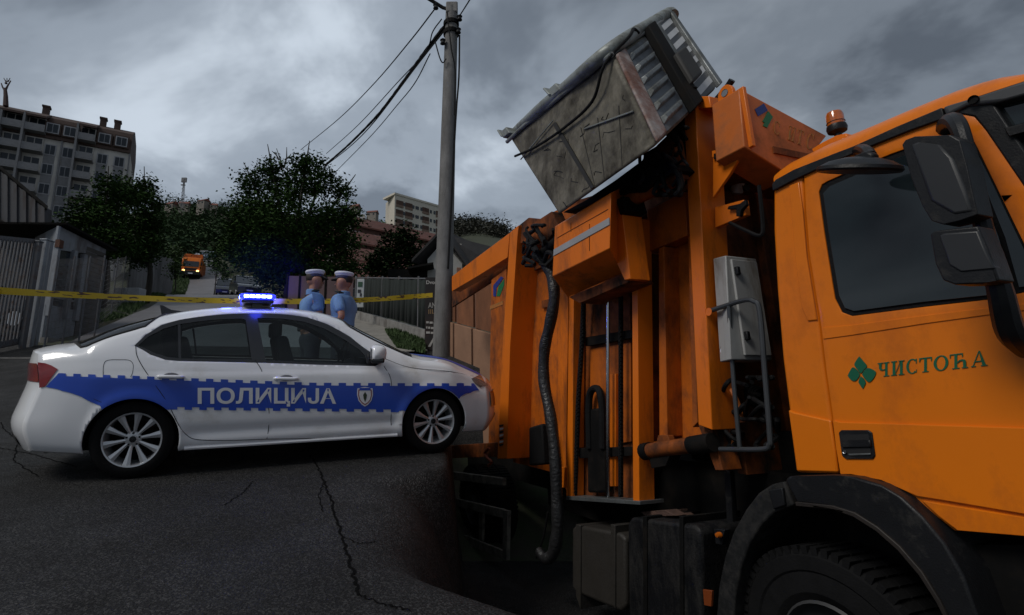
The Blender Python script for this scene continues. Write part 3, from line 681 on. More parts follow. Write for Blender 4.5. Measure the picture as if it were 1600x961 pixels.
# rubble
for k, (px, py, s_) in enumerate(((58, 512, .14), (70, 503, .22), (84, 505, .25), (34, 515, .12), (128, 502, .13), (140, 500, .10), (92, 511, .12), (26, 518, .10), (116, 505, .09))):
    p = onG(px, py); bm = bmesh.new(); bmesh.ops.create_icosphere(bm, subdivisions=2, radius=s_)
    for v in bm.verts: v.co = V((v.co.x * 1.5, v.co.y, v.co.z * .55)) * random.uniform(.8, 1.15)
    me = bpy.data.meshes.new('rubble_stone'); bm.to_mesh(me); bm.free(); me.materials.append(M_conc); o = bpy.data.objects.new('rubble_stone', me); COL.objects.link(o); o.location = p + V((0, 0, s_ * .2))
    tag(o, ['pale concrete lump at the foot of the steel gate post', 'wide concrete lump between the gate post and the kiosk corner', 'largest concrete lump, against the left corner of the kiosk', 'low concrete lump under the bars near the concrete block', 'concrete lump on the grass below the kiosk windows', 'small concrete lump on the grass right of the kiosk windows', 'small concrete lump on the road side of the largest one', 'leftmost small concrete lump lying under the bar gate', 'smallest concrete lump lying against the kiosk plinth'][k], 'rubble', 'broken concrete lumps by the kiosk')
# ------------------------------------------------------------------ right side: mesh fence, walls, sign, banner, pole
M_net = mat('green_shade_net', (.011, .017, .014), .9, var=.3, scale=1.5, bump=.3, bscale=80)
FA = atY(556, 434, 17.5); FB = atY(690, 436, 12.0); FC = atY(830, 428, 8.9)
def fence_run(name, A, B, posts, label, netm, base_m, base_h, cat='fence'):
    root = empty(name); root.location = (A.x, A.y, H(-3, A.y)); lo = V(root.location); tag(root, label, cat)
    hb = lambda v: hleft(v.y)
    d = (B - A); d.z = 0; d.normalize(); n = V((d.y, -d.x, 0))
    g = MB(); K = 24
    for i in range(K):
        a = A.lerp(B, i / K); b = A.lerp(B, (i + 1) / K); wv = .02 * math.sin(i * 1.9); wb = .02 * math.sin((i + 1) * 1.9)
        sa, sb = -.03 + .02 * math.sin(i * 2.4), -.03 + .02 * math.sin(i * 2.4 + 2.4)
        g.add([V((a.x, a.y, hb(a) + base_h)) + n * (.03 + wv) - lo, V((b.x, b.y, hb(b) + base_h)) + n * (.03 + wb) - lo, b + n * (.03 + wb) + V((0, 0, sb)) - lo, a + n * (.03 + wv) + V((0, 0, sa)) - lo], [[0, 1, 2, 3]])
    nn = g.build('net', netm, root, smooth=True, angle=60); sm = nn.modifiers.new('thick', 'SOLIDIFY'); sm.thickness = .01
    for k in range(posts):
        t = A.lerp(B, k / (posts - 1)); MB().tube([V((t.x, t.y, hb(t) - .1)) - lo, t + V((0, 0, .06)) - lo], .03, 8).build('post', M_fpost, root)
    MB().tube([A - lo, B - lo], .022, 8).build('top_rail', M_fpost, root)
    MB().prism([V((A.x, A.y, hb(A) - .3)) - n * .1 - lo, V((B.x, B.y, hb(B) - .3)) - n * .1 - lo, V((B.x, B.y, hb(B) + base_h)) - n * .1 - lo, V((A.x, A.y, hb(A) + base_h)) - n * .1 - lo], n * .22).build('concrete_base', base_m, root, bevel=.015)
fence_run('mesh_fence', FA, FB, 6, 'green netted wire fence on a low concrete base behind the officers', M_net, M_conc, .38)
M_brpan = mat('brown_slab', (.25, .095, .04), .85, var=.3, scale=1.2, dirt=(.12, .05, .025), damt=.5, dscale=1.6, streak=3, bump=.3)
# slab wall at the right, behind the car bonnet
root = empty('slab_wall'); root.location = (FB.x, FB.y, hleft(FB.y)); lo = V(root.location); tag(root, 'reddish brown slab wall between the utility pole and the orange truck', 'wall')
d = (FC - FB); d.z = 0; Ln = d.length; d.normalize(); n = V((d.y, -d.x, 0))
k = 0; s = .05
while s < Ln:
    a = FB + d * s; b = FB + d * min(Ln, s + .72); ha = hleft(a.y); hbb = hleft(b.y)
    mb = MB().prism([V((a.x, a.y, ha + .75)) - lo, V((b.x, b.y, hbb + .75)) - lo, V((b.x, b.y, FB.z - .05)) - lo, V((a.x, a.y, FB.z - .05)) - lo], n * .06); mb.build('slab', M_brpan, root)
    MB().prism([V((a.x, a.y, ha - 1.5)) - lo + n * .02, V((b.x, b.y, hbb - 1.5)) - lo + n * .02, V((b.x, b.y, hbb + .73)) - lo + n * .02, V((a.x, a.y, ha + .73)) - lo + n * .02], n * .1).build('base_slab', mat('tan_concrete', (.30, .165, .10), .9, var=.25, scale=1.5, bump=.3), root, bevel=.01)
    MB().box((a.x - lo.x, a.y - lo.y, (FB.z + ha - 1) / 2 - lo.z + .05), (.10, .12, FB.z - ha + 1.1)).build('post', mat('tan_post', (.22, .11, .07), .9), root, bevel=.01)
    s += .80
# brown wall left of the officers
WA = atY(450, 431, 19.5); WB = atY(553, 433, 17.8)
root = empty('slab_wall'); root.location = (WA.x, WA.y, H(-5, WA.y)); lo = V(root.location); tag(root, 'dull brown panel wall behind the left officer, beside the blue roof light', 'wall')
for k in range(5):
    a = WA.lerp(WB, k / 5); b = WA.lerp(WB, (k + .97) / 5)
    MB().prism([V((a.x, a.y, hleft(a.y) - .2)) - lo, V((b.x, b.y, hleft(b.y) - .2)) - lo, b - lo, a - lo], (0, .06, 0)).build('panel', mat('brown_panel', (.085, .05, .055), .8, var=.3, scale=1), root)
    MB().box((a.x - lo.x, a.y - .03 - lo.y, (a.z + hleft(a.y)) / 2 - lo.z), (.06, .06, a.z - hleft(a.y) + .1)).build('post', M_chas, root)
# small white sign hung on the fence
Ys = 15.2; c = atY(562.5, 458, Ys); s_ = Ys / F
root = MB().box((0, 0, 0), (13 * s_, .03, 46 * s_)).build('hanging_sign', mat('sign_white', (.48, .50, .50), .5, var=.1), bevel=.02); root.location = c
tag(root, 'narrow white upright sign with a green symbol hung on the fence beside the officers', 'sign')
sg = MB(); sg.box((0, -.02, 14 * s_), (7 * s_, .012, 8 * s_)); sg.build('green_symbol', mat('sign_green', (.03, .09, .05), .6), root)
sg = MB(); sg.box((-1 * s_, -.02, 3 * s_), (5 * s_, .012, 5 * s_)).box((1.5 * s_, -.02, -3 * s_), (3 * s_, .012, 5 * s_)).box((-1.5 * s_, -.02, -9 * s_), (5 * s_, .012, 3 * s_)).box((0, -.02, -14 * s_), (2 * s_, .012, 5 * s_)).build('marks', mat('sign_black', (.03, .03, .04), .6), root)
MB().tube([(-6.5 * s_, 0, -24 * s_), (-6.5 * s_, 0, 27 * s_)], .03, 6).build('bracket', M_fpost, root)
# dark banner with white writing
Yb_ = 11.9; c = atY(680, 490, Yb_); s_ = Yb_ / F
root = empty('banner'); root.location = c; tag(root, 'tall black banner with white and gold writing hung behind the utility pole', 'banner')
MB().box((0, 0, 0), (32 * s_, .03, 116 * s_)).build('cloth', mat('banner_black', (.018, .014, .014), .7, var=.3, scale=2, dirt=(.05, .03, .025), damt=.3), root)
def put_text(txt, cx, cy, w_, h_, name, m, par, y=-.018, th=.004, bold=.0, mtx=None):
    vs, fs, x0, x1 = text_verts(txt, bold); zs = [v[1] for v in vs]; z0, z1 = min(zs), max(zs)
    mb = MB(); mb.add([((v[0] - (x0 + x1) / 2) / (x1 - x0) * w_ + cx, y, (v[1] - (z0 + z1) / 2) / (z1 - z0) * h_ + cy) for v in vs], fs, mtx)
    o = mb.build(name, m, par, flat=True); return o
MW = mat('banner_white', (.50, .48, .45), .7); MG = mat('banner_gold', (.42, .26, .12), .7)
put_text('Dvor', -6 * s_, 50 * s_, 17 * s_, 6 * s_, 'lettering', MW, root, bold=.02)
put_text('3', 6 * s_, 32 * s_, 6 * s_, 8 * s_, 'lettering', MG, root, bold=.02)
put_text('ANS', -3 * s_, 13 * s_, 16 * s_, 9 * s_, 'lettering', MW, root)
put_text('IIIA', -3 * s_, 3 * s_, 15 * s_, 7 * s_, 'lettering', MG, root)
for q, ws in ((-14, (4, 5, 3)), (-22, (2, 3, 4, 3)), (-30, (6, 6, 2))):
    lb = MB(); x_ = -14
    for i, w_ in enumerate(ws): lb.box(((x_ + w_ / 2) * s_, -.02, (q - .5 * i) * s_), (w_ * s_, .008, 3.2 * s_)); x_ += w_ + 1.2
    lb.build('lettering', MW, root)
MB().prism([(-11 * s_, -.02, -52 * s_), (-7 * s_, -.02, -52 * s_), (0, -.02, -38 * s_), (-3 * s_, -.02, -38 * s_)], (0, .008, 0)).prism([(-2 * s_, -.02, -50 * s_), (1 * s_, -.02, -50 * s_), (3 * s_, -.02, -38 * s_), (0, -.02, -38 * s_)], (0, .008, 0)).build('lettering', MW, root)
# utility pole
def pole():
    Y = 11.5; b = atY(690, 548, Y); t = atY(706, 14, Y); zb = H(b.x, b.y) - .3
    s_ = Y / F; root = empty('utility_pole'); root.location = (b.x, b.y, zb); lo = V(root.location)
    tag(root, 'tall weathered concrete utility pole carrying black cables, right of the officers', 'utility pole')
    sc_t = (t.y * FW.y + t.z * FW.z) / F
    MB().tube([(0, 0, 0), V((t.x, t.y, t.z)) - lo], [15 * s_, 9.5 * sc_t], 14).build('shaft', mat('pole_concrete', (.20, .195, .19), .85, var=.3, scale=2.5, dirt=(.10, .095, .09), damt=.5, dscale=3, streak=5, bump=.5, bscale=30), root, smooth=True)
    tl = V(t) - lo
    MB().box(tl + V((0, 0, -.04)), (.30, .30, .30)).build('cap', M_conc, root, bevel=.03)
    h = MB()
    for py in (38, 52): q = atY(705, py, Y) - lo; h.lathe([(.165, -.05), (.20, -.05), (.20, .05), (.165, .05)], 16, M.Translation(q), close=True)
    h.build('clamp', M_chas, root)
    MB().tube([atY(706, 16, Y - .1) - lo, atY(692, 12, Y) - lo, atY(668, -3, Y) - lo], .045, 6).build('bracket_arm', M_chas, root)
    for px, py in ((681, 10), (692, 65), (716, 48), (718, 28)): MB().lathe([(.02, -.09), (.07, -.06), (.05, 0), (.075, .04), (.02, .09)], 10, M.Translation(atY(px, py, Y - .15) - lo)).build('insulator', M_blk, root, smooth=True)
    h = MB()
    h.tube(spline([atY(718, 55, Y - .1) - lo, atY(717, 120, Y - .1) - lo, atY(712, 190, Y - .1) - lo, atY(700, 420, Y - .2) - lo], 4), .022, 6)
    h.tube(spline([atY(699, 20, Y - .3) - lo, atY(705, 75, Y - .35) - lo, atY(711, 110, Y - .3) - lo, atY(710, 180, Y - .25) - lo], 4), .016, 6)
    h.tube(spline([atY(680, 65, Y - .2) - lo, atY(687, 90, Y - .2) - lo, atY(692, 98, Y - .2) - lo, atY(697, 92, Y - .2) - lo], 4), .016, 6)
    h.build('down_lead', M_blk2, root, smooth=True)
    return V(t)
pole()
def cable(pts, r, label):
    P = [atY(x, y, Y) for x, y, Y in pts]; sp_ = spline(P, 10); rr = [r * (.75 + .25 * abs(math.sin(i * 1.3))) for i in range(len(sp_))] if r > .03 else r
    lo = P[0]; o = MB().tube([p - lo for p in sp_], rr, 6).build('overhead_cable', M_blk2, smooth=True); o.location = lo; tag(o, label, 'cable', 'cables running from the utility pole'); return o
cable([(694, 42, 11.5), (662, 84, 13), (630, 128, 15), (590, 180, 18.5), (545, 226, 22), (508, 258, 24.5)], .055, 'thickest black cable bundle running from the pole down to the big tree')
cable([(694, 48, 11.5), (650, 104, 13.5), (585, 190, 18), (548, 228, 22), (505, 262, 24.5)], .022, 'cable hugging the underside of the thick bundle')
cable([(681, 12, 11.4), (640, 65, 13), (585, 130, 17), (530, 185, 21), (470, 234, 27)], .018, 'uppermost thin wire from the pole bracket towards the big tree')
cable([(690, 30, 11.4), (676, 50, 12), (664, 82, 12.8), (620, 130, 15.5), (560, 195, 20), (510, 240, 25)], .016, 'thin wire running just above the thick cable bundle')
cable([(672, 84, 12.4), (648, 130, 14), (620, 165, 16.5), (580, 212, 20), (525, 268, 25)], .016, 'lowest thin wire sagging below the thick cable bundle')
cable([(718, 25, 11.4), (735, -2, 9.5), (760, -45, 7.5)], .016, 'short wire rising from the pole top out of the picture to the right')
cable([(668, -3, 11.4), (640, -20, 9), (600, -60, 7)], .018, 'wire leaving the bracket end out of the top of the picture')
# police tape
def tape():
    pts = [(-90, 444, 6.6), (0, 454, 7.6), (120, 461, 8.6), (250, 467, 9.4), (350, 470, 9.8), (460, 471, 10.0), (540, 470, 10.3), (610, 466, 10.9), (676, 461, 11.25)]
    S = spline([atY(*p) for p in pts], 14); lo = S[0]; wv = .105; n = len(S)
    m = bpy.data.materials.new('barrier_tape'); m.use_nodes = True; nt = m.node_tree; N = nt.nodes; L = nt.links; b = N['Principled BSDF']; b.inputs['Roughness'].default_value = .4
    tc = N.new('ShaderNodeTexCoord'); mp = N.new('ShaderNodeMapping'); mp.inputs['Scale'].default_value = (7, 2, 24); L.new(tc.outputs['Object'], mp.inputs[0])
    vo = N.new('ShaderNodeTexNoise'); vo.inputs['Scale'].default_value = 1; vo.inputs['Detail'].default_value = 2; L.new(mp.outputs[0], vo.inputs['Vector'])
    r = N.new('ShaderNodeValToRGB'); r.color_ramp.interpolation = 'CONSTANT'; r.color_ramp.elements[0].color = (.62, .43, .015, 1); r.color_ramp.elements[1].position = .60; r.color_ramp.elements[1].color = (.10, .05, .03, 1)
    L.new(vo.outputs['Fac'], r.inputs[0]); L.new(r.outputs[0], b.inputs['Base Color'])
    mb = MB()
    for i, p in enumerate(S):
        tw = .15 * math.sin(i * .35); up = V((0, math.sin(tw), math.cos(tw)))
        mb.v += [p - lo - up * wv / 2, p - lo - up * wv / 2 + V((0, .003, 0)), p - lo + up * wv / 2 + V((0, .003, 0)), p - lo + up * wv / 2]
    for i in range(n - 1):
        a = i * 4; c = a + 4
        for k in range(4): mb.f.append([a + k, c + k, c + (k + 1) % 4, a + (k + 1) % 4])
    o = mb.build('police_tape', m, smooth=True, angle=50); o.location = lo; tag(o, 'long yellow barrier tape with dark lettering stretched across the street', 'tape')
tape()
# ================================================================== POLICE CAR
# local axes: x forward, y to the far side (near flank at y = -0.9), z up, origin on the ground under the middle
_r = _gp(203, 748) * GH; _f = _gp(677, 708) * GH
CXv = (_f - _r).normalized(); CZv = GN.copy(); CYv = CZv.cross(CXv); CO = (_r + _f) / 2 + CYv * .86
CM = M(((CXv.x, CYv.x, CZv.x, CO.x), (CXv.y, CYv.y, CZv.y, CO.y), (CXv.z, CYv.z, CZv.z, CO.z), (0, 0, 0, 1)))
CMi = CM.inverted()
def interp(tab, x):
    if x <= tab[0][0]: return tab[0][1]
    if x >= tab[-1][0]: return tab[-1][1]
    for i in range(len(tab) - 1):
        if x <= tab[i + 1][0]:
            a, b = tab[i], tab[i + 1]; t = (x - a[0]) / (b[0] - a[0])
            p = tab[i - 1] if i > 0 else a; q = tab[i + 2] if i + 2 < len(tab) else b
            ma = (b[1] - p[1]) / (b[0] - p[0]) * (b[0] - a[0]); mb_ = (q[1] - a[1]) / (q[0] - a[0]) * (b[0] - a[0])
            return (2 * t ** 3 - 3 * t * t + 1) * a[1] + (t ** 3 - 2 * t * t + t) * ma + (-2 * t ** 3 + 3 * t * t) * b[1] + (t ** 3 - t * t) * mb_
ZT = [(-2.42, 1.02), (-2.36, 1.07), (-2.2, 1.11), (-2.0, 1.14), (-1.6, 1.30), (-1.2, 1.42), (-.8, 1.485), (-.4, 1.505), (0, 1.49), (.35, 1.43), (.8, 1.22), (1.15, 1.04), (1.3, 1.0), (1.7, .955), (2.0, .875), (2.2, .78), (2.3, .69)]
ZP = [(-2.42, 1.00), (-2.36, 1.035), (-2.2, 1.06), (-2.0, 1.065), (-1.85, 1.085), (-1.5, 1.195), (-1.1, 1.325), (-.7, 1.405), (-.3, 1.43), (0, 1.415), (.35, 1.34), (.7, 1.16), (1.0, 1.02), (1.2, .945), (1.35, .925), (1.7, .88), (2.0, .80), (2.2, .72), (2.3, .645)]
ZB = [(-2.42, .93), (-2.2, .97), (-1.6, .985), (-1, .975), (0, .945), (.8, .90), (1.2, .87), (1.7, .81), (2.0, .745), (2.3, .60)]
WM = [(-2.42, .80), (-2.2, .86), (-1.9, .89), (-1.35, .905), (0, .895), (1.35, .905), (1.9, .885), (2.3, .82)]
Z0 = [(-2.42, .26), (-2.2, .24), (-1.7, .22), (-.9, .20), (.9, .19), (1.7, .19), (2.3, .17)]
NV = [0, .08, .26, .42, .56, .76, .89, 1.0]
def sect(x):
    w = interp(WM, x); zb = interp(ZB, x); zp = interp(ZP, x); zt = max(interp(ZT, x), zp + .01); z0 = interp(Z0, x)
    wb = w - .05; wp = wb - min(.28, max(.0, zp - zb) * .42 + .03) - .0
    if zp - zb < .12: wp = wb - .03 - (zp - zb) * .5
    zm = z0 + (zb - z0) * .42; zs = z0 + (zb - z0) * .80
    return [(w - .05, z0), (w - .012, z0 + .07), (w, zm), (w - .010, zs), (wb, zb), (wp, zp), (wp * .62, zp + .72 * (zt - zp)), (0, zt)]
def vint(ns, v):
    for i in range(7):
        if v <= NV[i + 1] + 1e-9:
            t = (v - NV[i]) / (NV[i + 1] - NV[i]); res = []
            for c in (0, 1):
                a, b = ns[i][c], ns[i + 1][c]
                if i in (4,): res.append(a + (b - a) * t + (.012 * math.sin(math.pi * t) if c == 0 else 0)); continue
                p = ns[i - 1][c] if i > 0 and i != 5 else a - (b - a); q = ns[i + 2][c] if i < 6 and i != 3 else b + (b - a)
                if i == 6: q = b + (b - a) * (0 if c else 1)
                ha = (NV[i + 1] - (NV[i - 1] if i > 0 else NV[i] - (NV[i + 1] - NV[i]))); hb = ((NV[i + 2] if i < 6 else 2 * NV[i + 1] - NV[i]) - NV[i]); h = NV[i + 1] - NV[i]
                ma = (b - p) / ha * h; mb_ = (q - a) / hb * h
                res.append((2 * t ** 3 - 3 * t * t + 1) * a + (t ** 3 - 2 * t * t + t) * ma + (-2 * t ** 3 + 3 * t * t) * b + (t ** 3 - t * t) * mb_)
            return res
    return ns[-1]
XR, XF = -2.37, 2.28
def bend(x, y, z):
    s = sstep(-1.5, -2.4, x) if x < 0 else 0; f = sstep(1.35, 2.28, x) if x > 0 else 0
    yy = (abs(y) / .9) ** 2.4
    nr = interp([(.1, .20), (.28, .06), (.45, -.01), (.62, .03), (.8, .08), (.95, .08), (1.1, .10), (1.6, .0)], z)
    nf = interp([(.1, -.10), (.28, .03), (.45, .05), (.6, .02), (.75, -.06), (.9, -.12), (1.6, -.12)], z)
    return x + s * (yy * .33 + nr) + f * (-yy * .40 + nf)
_sc = {}
def S(x, v, off=0.0):
    k = round(x, 4)
    if k not in _sc: _sc[k] = sect(k)
    y, z = vint(_sc[k], v)
    # pressed crease along the doors and the sill step
    y -= .020 * math.exp(-((z - .35) / .045) ** 2) * (1 - sstep(.85, 1.05, abs(x)))
    if v < .56: y += .009 * (1 - sstep(.835, .86, z)) * (1 - sstep(1.6, 2.0, abs(x)))
    # flared arches
    for ax in (-1.343, 1.343):
        rr = math.hypot(x - ax, z - .31)
        if z < .75: y += .018 * math.exp(-((rr - .36) / .05) ** 2)
    p = V((bend(x, y, z), -y, z))
    if off:
        e = .004; q = S(x + e, v); r = S(x, min(1, v + e)) if v < .99 else S(x, v - e)
        n = (q - p).cross(r - p) if v < .99 else (r - p).cross(q - p)
        if n.length > 1e-12:
            n.normalize()
            if n.y > 0 and v < .9: n = -n
            if v >= .9 and n.z < 0: n = -n
            p = p + n * off
    return p
CI = CM
def px2xv(px, py, x0=None, v0=.4):
    """parameters of the body surface under a photograph pixel"""
    best = None
    if x0 is None:
        for i in range(48):
            for j in range(30):
                a = XR + (XF - XR) * i / 47; b = .02 + .93 * j / 29; q = proj(CI @ S(a, b)); d = (q[0] - px) ** 2 + (q[1] - py) ** 2
                if best is None or d < best[0]: best = (d, a, b)
        x, v = best[1:]
    else: x, v = x0, v0
    for _ in range(8):
        q = proj(CI @ S(x, v)); e = .002; qx = proj(CI @ S(x + e, v)); qv = proj(CI @ S(x, v + e))
        a, b, c, d = (qx[0] - q[0]) / e, (qv[0] - q[0]) / e, (qx[1] - q[1]) / e, (qv[1] - q[1]) / e
        D = a * d - b * c
        if abs(D) < 1e-3: break
        ex, ey = px - q[0], py - q[1]
        x += max(-.1, min(.1, (d * ex - b * ey) / D)); v += max(-.05, min(.05, (-c * ex + a * ey) / D))
        x = max(XR, min(XF, x)); v = max(0, min(1, v))
    return V((x, v))
def densify(lp, step, closed=True):
    o = []; n = len(lp)
    for i in range(n if closed else n - 1):
        a, b = lp[i], lp[(i + 1) % n]; k = max(1, int((b - a).length / step))
        for j in range(k): o.append(a.lerp(b, j / k))
    if not closed: o.append(lp[-1])
    return o
def loopxv(pxs, step=.05): return densify([px2xv(*p) for p in pxs], step)
_cl = lambda l: [(p[0], p[1]) for p in l]
car = empty('police_car', CM)
tag(car, 'white police sedan with a blue band lettered ПОЛИЦИЈА and a lit blue roof light', 'police car')
# --- openings measured on the photograph
rearwin = loopxv([(216, 540), (232, 526), (255, 514), (279, 507), (330, 500), (378, 498), (384, 500), (393, 562), (330, 561), (280, 560), (262, 558), (240, 551)])
frontwin = loopxv([(402, 497), (440, 498), (475, 503), (505, 513), (540, 532), (562, 547), (570, 556), (573, 569), (500, 566), (415, 563)])
trimL = loopxv([(210, 540), (228, 523), (252, 508), (280, 500), (330, 493), (385, 490), (440, 491), (480, 496), (512, 507), (548, 527), (580, 551), (598, 566), (586, 572), (500, 570), (415, 567), (330, 565), (280, 564), (258, 562), (235, 554)])
# windscreen / rear glass loops in (x, v)
WSx = lambda: densify([V((.43, 1)), V((.45, .90)), V((.50, .785)), V((.75, .775)), V((1.0, .775)), V((1.13, .785)), V((1.19, .90)), V((1.22, 1))], .05, False)
RGx = lambda: densify([V((-1.22, 1)), V((-1.25, .90)), V((-1.34, .785)), V((-1.6, .775)), V((-1.85, .775)), V((-1.93, .785)), V((-2.00, .90)), V((-2.03, 1))], .05, False)
ws = WSx(); rg = RGx()
wsp = _cl(ws); rgp = _cl(rg); tp = _cl(trimL)
def circ_xv(ax, r):
    o = []
    for k in range(49):
        t = math.pi * (-.12 + 1.24 * k / 48); X = ax + r * math.cos(t); Z = .305 + r * math.sin(t)
        # find (x, v): flank near x, z
        x, v = X, .15
        for _ in range(12):
            p = S(x, v); q = S(x + .003, v); w_ = S(x, v + .003); a, b, c, d = (q.x - p.x) / .003, (w_.x - p.x) / .003, (q.z - p.z) / .003, (w_.z - p.z) / .003; D = a * d - b * c
            if abs(D) < 1e-6: break
            ex, ez = X - p.x, Z - p.z; x += (d * ex - b * ez) / D; v += (-c * ex + a * ez) / D; v = max(0, min(1, v))
        if v > .001: o.append(V((x, v)))
    o = [V((o[0].x, 0))] + o + [V((o[-1].x, 0))]
    return o
arch = [circ_xv(-1.343, .355), circ_xv(1.343, .355)]
archp = [_cl(a) for a in arch]
def mirror_build(name, vs, fs, m, off=0.0, sub=None, parent=car, both=True, thick=0, far=False):
    mb = MB(); P = [S(v[0], v[1], off) for v in vs]
    if far: P = [V((p.x, -p.y, p.z)) for p in P]
    mb.add(P, [list(f) for f in fs])
    if both: mb.add([V((p.x, -p.y, p.z)) for p in P], [list(reversed(f)) for f in fs])
    o = mb.build(name, m, parent, smooth=False)
    bm = bmesh.new(); bm.from_mesh(o.data); bmesh.ops.remove_doubles(bm, verts=bm.verts, dist=.0004); bmesh.ops.recalc_face_normals(bm, faces=bm.faces)
    bm.to_mesh(o.data); bm.free(); o.data.polygons.foreach_set('use_smooth', [True] * len(o.data.polygons)); o.data.set_sharp_from_angle(angle=R(38))
    if thick: sm = o.modifiers.new('thick', 'SOLIDIFY'); sm.thickness = thick; sm.offset = -1
    return o
def keep_body(c):
    x, v = c
    if v < 0 or v > 1 or x < XR or x > XF: return False
    if inpoly(c, tp): return False
    if inpoly(c, wsp + [(1.22, 1.2), (.43, 1.2)]) or inpoly(c, rgp + [(-2.03, 1.2), (-1.22, 1.2)]): return False
    for a in archp:
        if inpoly(c, a): return False
    return True
loops = [(trimL, True), (ws, False), (rg, False), (arch[0], False), (arch[1], False)]
vs, fs = grid_cdt(loops, (XR, 0, XF, 1), .035, .02, keep_body)
body = mirror_build('body', vs, fs, M_white, thick=.012)
# end caps (bumper faces, boot and bonnet noses)
def cap(xe, v0, v1, y0, y1, off, name, m, parent, nv=26, ny=14):
    mb = MB()
    for j in range(nv + 1):
        v = v0 + (v1 - v0) * j / nv; y, z = vint(sect(xe), v)
        for i in range(ny + 1):
            yy = y * (y0 + (y1 - y0) * i / ny)
            mb.v.append(V((bend(xe, yy, z) + off * (1 if xe > 0 else -1), yy, z)))
    mb.f = [[j * (ny + 1) + i, j * (ny + 1) + i + 1, (j + 1) * (ny + 1) + i + 1, (j + 1) * (ny + 1) + i] for j in range(nv) for i in range(ny)]
    return mb.build(name, m, parent, smooth=True)
cap(XR, 0, 1, -1, 1, 0, 'rear_bumper', M_white, car, 30, 24); cap(XF, 0, 1, -1, 1, 0, 'front_bumper', M_white, car, 30, 24)
gr_ = cap(XF, .30, .50, -.55, .55, .012, 'grille', M_trim, car, 6, 10); cap(XF, .05, .2, -.6, .6, .012, 'lower_grille', M_trim, car, 4, 10)
cap(XF, .33, .52, -.985, -.60, .014, 'headlight', M_lens, car, 6, 8); cap(XF, .33, .52, .60, .985, .014, 'headlight', M_lens, car, 6, 8)
tv1, tv0 = px2xv(44, 571).y, px2xv(46, 599).y
cap(XR, tv0, tv1, -.999, -.60, .008, 'tail_light', M_red, car, 6, 8); cap(XR, tv0, tv1, .60, .999, .008, 'tail_light', M_red, car, 6, 8)
cap(XR, .30, .40, -.28, .28, .014, 'number_plate', M_let, car, 3, 4); cap(XR, .0, .12, -.8, .8, .012, 'rear_diffuser', M_trim, car, 3, 10)
def decal(pxs, name, m, off, parent, both=False, dx=.05, dv=.03, step=.05):
    lp = loopxv(pxs, step) if not isinstance(pxs[0], V) else densify(pxs, step); pl = _cl(lp)
    bb = (min(p[0] for p in pl), min(p[1] for p in pl), max(p[0] for p in pl), max(p[1] for p in pl))
    vs, fs = grid_cdt([(lp, True)] + ([(arch[0], False), (arch[1], False)] if name == 'police_band' else []), (bb[0] + .001, bb[1] + .001, bb[2] - .001, bb[3] - .001), dx, dv, lambda c: inpoly(c, pl) and not any(inpoly(c, a) for a in archp))
    return mirror_build(name, vs, fs, m, off, parent=parent, both=both)
# window trim ring and glass
rw, fwn = _cl(rearwin), _cl(frontwin)
vs, fs = grid_cdt([(trimL, True), (rearwin, True), (frontwin, True)], (-1.45, .5, .95, .8), .04, .02, lambda c: inpoly(c, tp) and not inpoly(c, rw) and not inpoly(c, fwn))
mirror_build('window_trim', vs, fs, M_trim, .0015)
for lp, nm, m in ((rearwin, 'rear_side_window', M_glassd), (frontwin, 'front_side_window', M_glass)):
    pl = _cl(lp); vs, fs = grid_cdt([(lp, True)], (min(p[0] for p in pl), .5, max(p[0] for p in pl), .8), .06, .03, lambda c: inpoly(c, pl))
    mirror_build(nm, vs, fs, m, -.005, both=False); mirror_build(nm, vs, fs, m, -.005, both=False, far=True)
decal([(278, 507), (282, 507), (283, 561), (279, 561)], 'quarter_window_bar', M_trim, .0, car, both=True)
for lp, nm, m, ext in ((ws, 'windscreen', M_glass, [(1.22, 1.001), (.43, 1.001)]), (rg, 'rear_windscreen', M_glassd, [(-2.03, 1.001), (-1.22, 1.001)])):
    pl = _cl(lp) + ext; vs, fs = grid_cdt([(lp, False)], (min(p[0] for p in pl), .76, max(p[0] for p in pl), 1), .05, .03, lambda c: inpoly(c, pl))
    mirror_build(nm, vs, fs, m, -.004)
    rb = MB(); P = [S(p[0], p[1], .001) for p in lp]; rb.tube(P, .012, 6).tube([V((p.x, -p.y, p.z)) for p in P], .012, 6); rb.build('window_seal', M_seam, car, smooth=True)
# blue band with stepped edges
def band():
    top = [(88, 584)]; x = 96; seg = [(88, 583), (640, 597), (735, 601)]
    def yt(px): return 583 + (px - 88) * (598 - 583) / 400 if px < 488 else 598 + (px - 488) * .5 / 100
    up = 0; px = 92; pts = []
    while px < 738:
        wd = 11.5; y = yt(px) + (0 if up % 2 == 0 else 4.2)
        pts += [(px, y), (min(px + wd, 740), yt(min(px + wd, 740)) + (0 if up % 2 == 0 else 4.2))]; px += wd; up += 1
    def yb(px): return 638 + (px - 268) * 4.0 / 350
    low = []; px = 622; up = 0
    while px > 266:
        y0 = yb(px) + (2 if up % 2 == 0 else -2.2); px2 = max(px - 11.5, 262); low += [(px, y0), (px2, yb(px2) + (2 if up % 2 == 0 else -2.2))]; px = px2; up += 1
    front = [(748, 610), (735, 614), (719, 620), (705, 640), (680, 648), (645, 648), (630, 641), (624, 642)]
    rear = [(258, 640), (240, 650), (200, 655), (166, 652), (157, 634), (128, 620), (98, 611), (72, 605), (80, 596)]
    return pts + front + low + rear
decal(band(), 'police_band', M_blue, .005, car, dx=.018, dv=.012, step=.03)
decal([V((1.26, .999)), V((1.24, .93)), V((1.30, .87)), V((1.7, .85)), V((2.0, .85)), V((2.22, .85)), V((2.25, .93)), V((2.26, .999))], 'bonnet_band', M_blue, .0025, car, both=True)
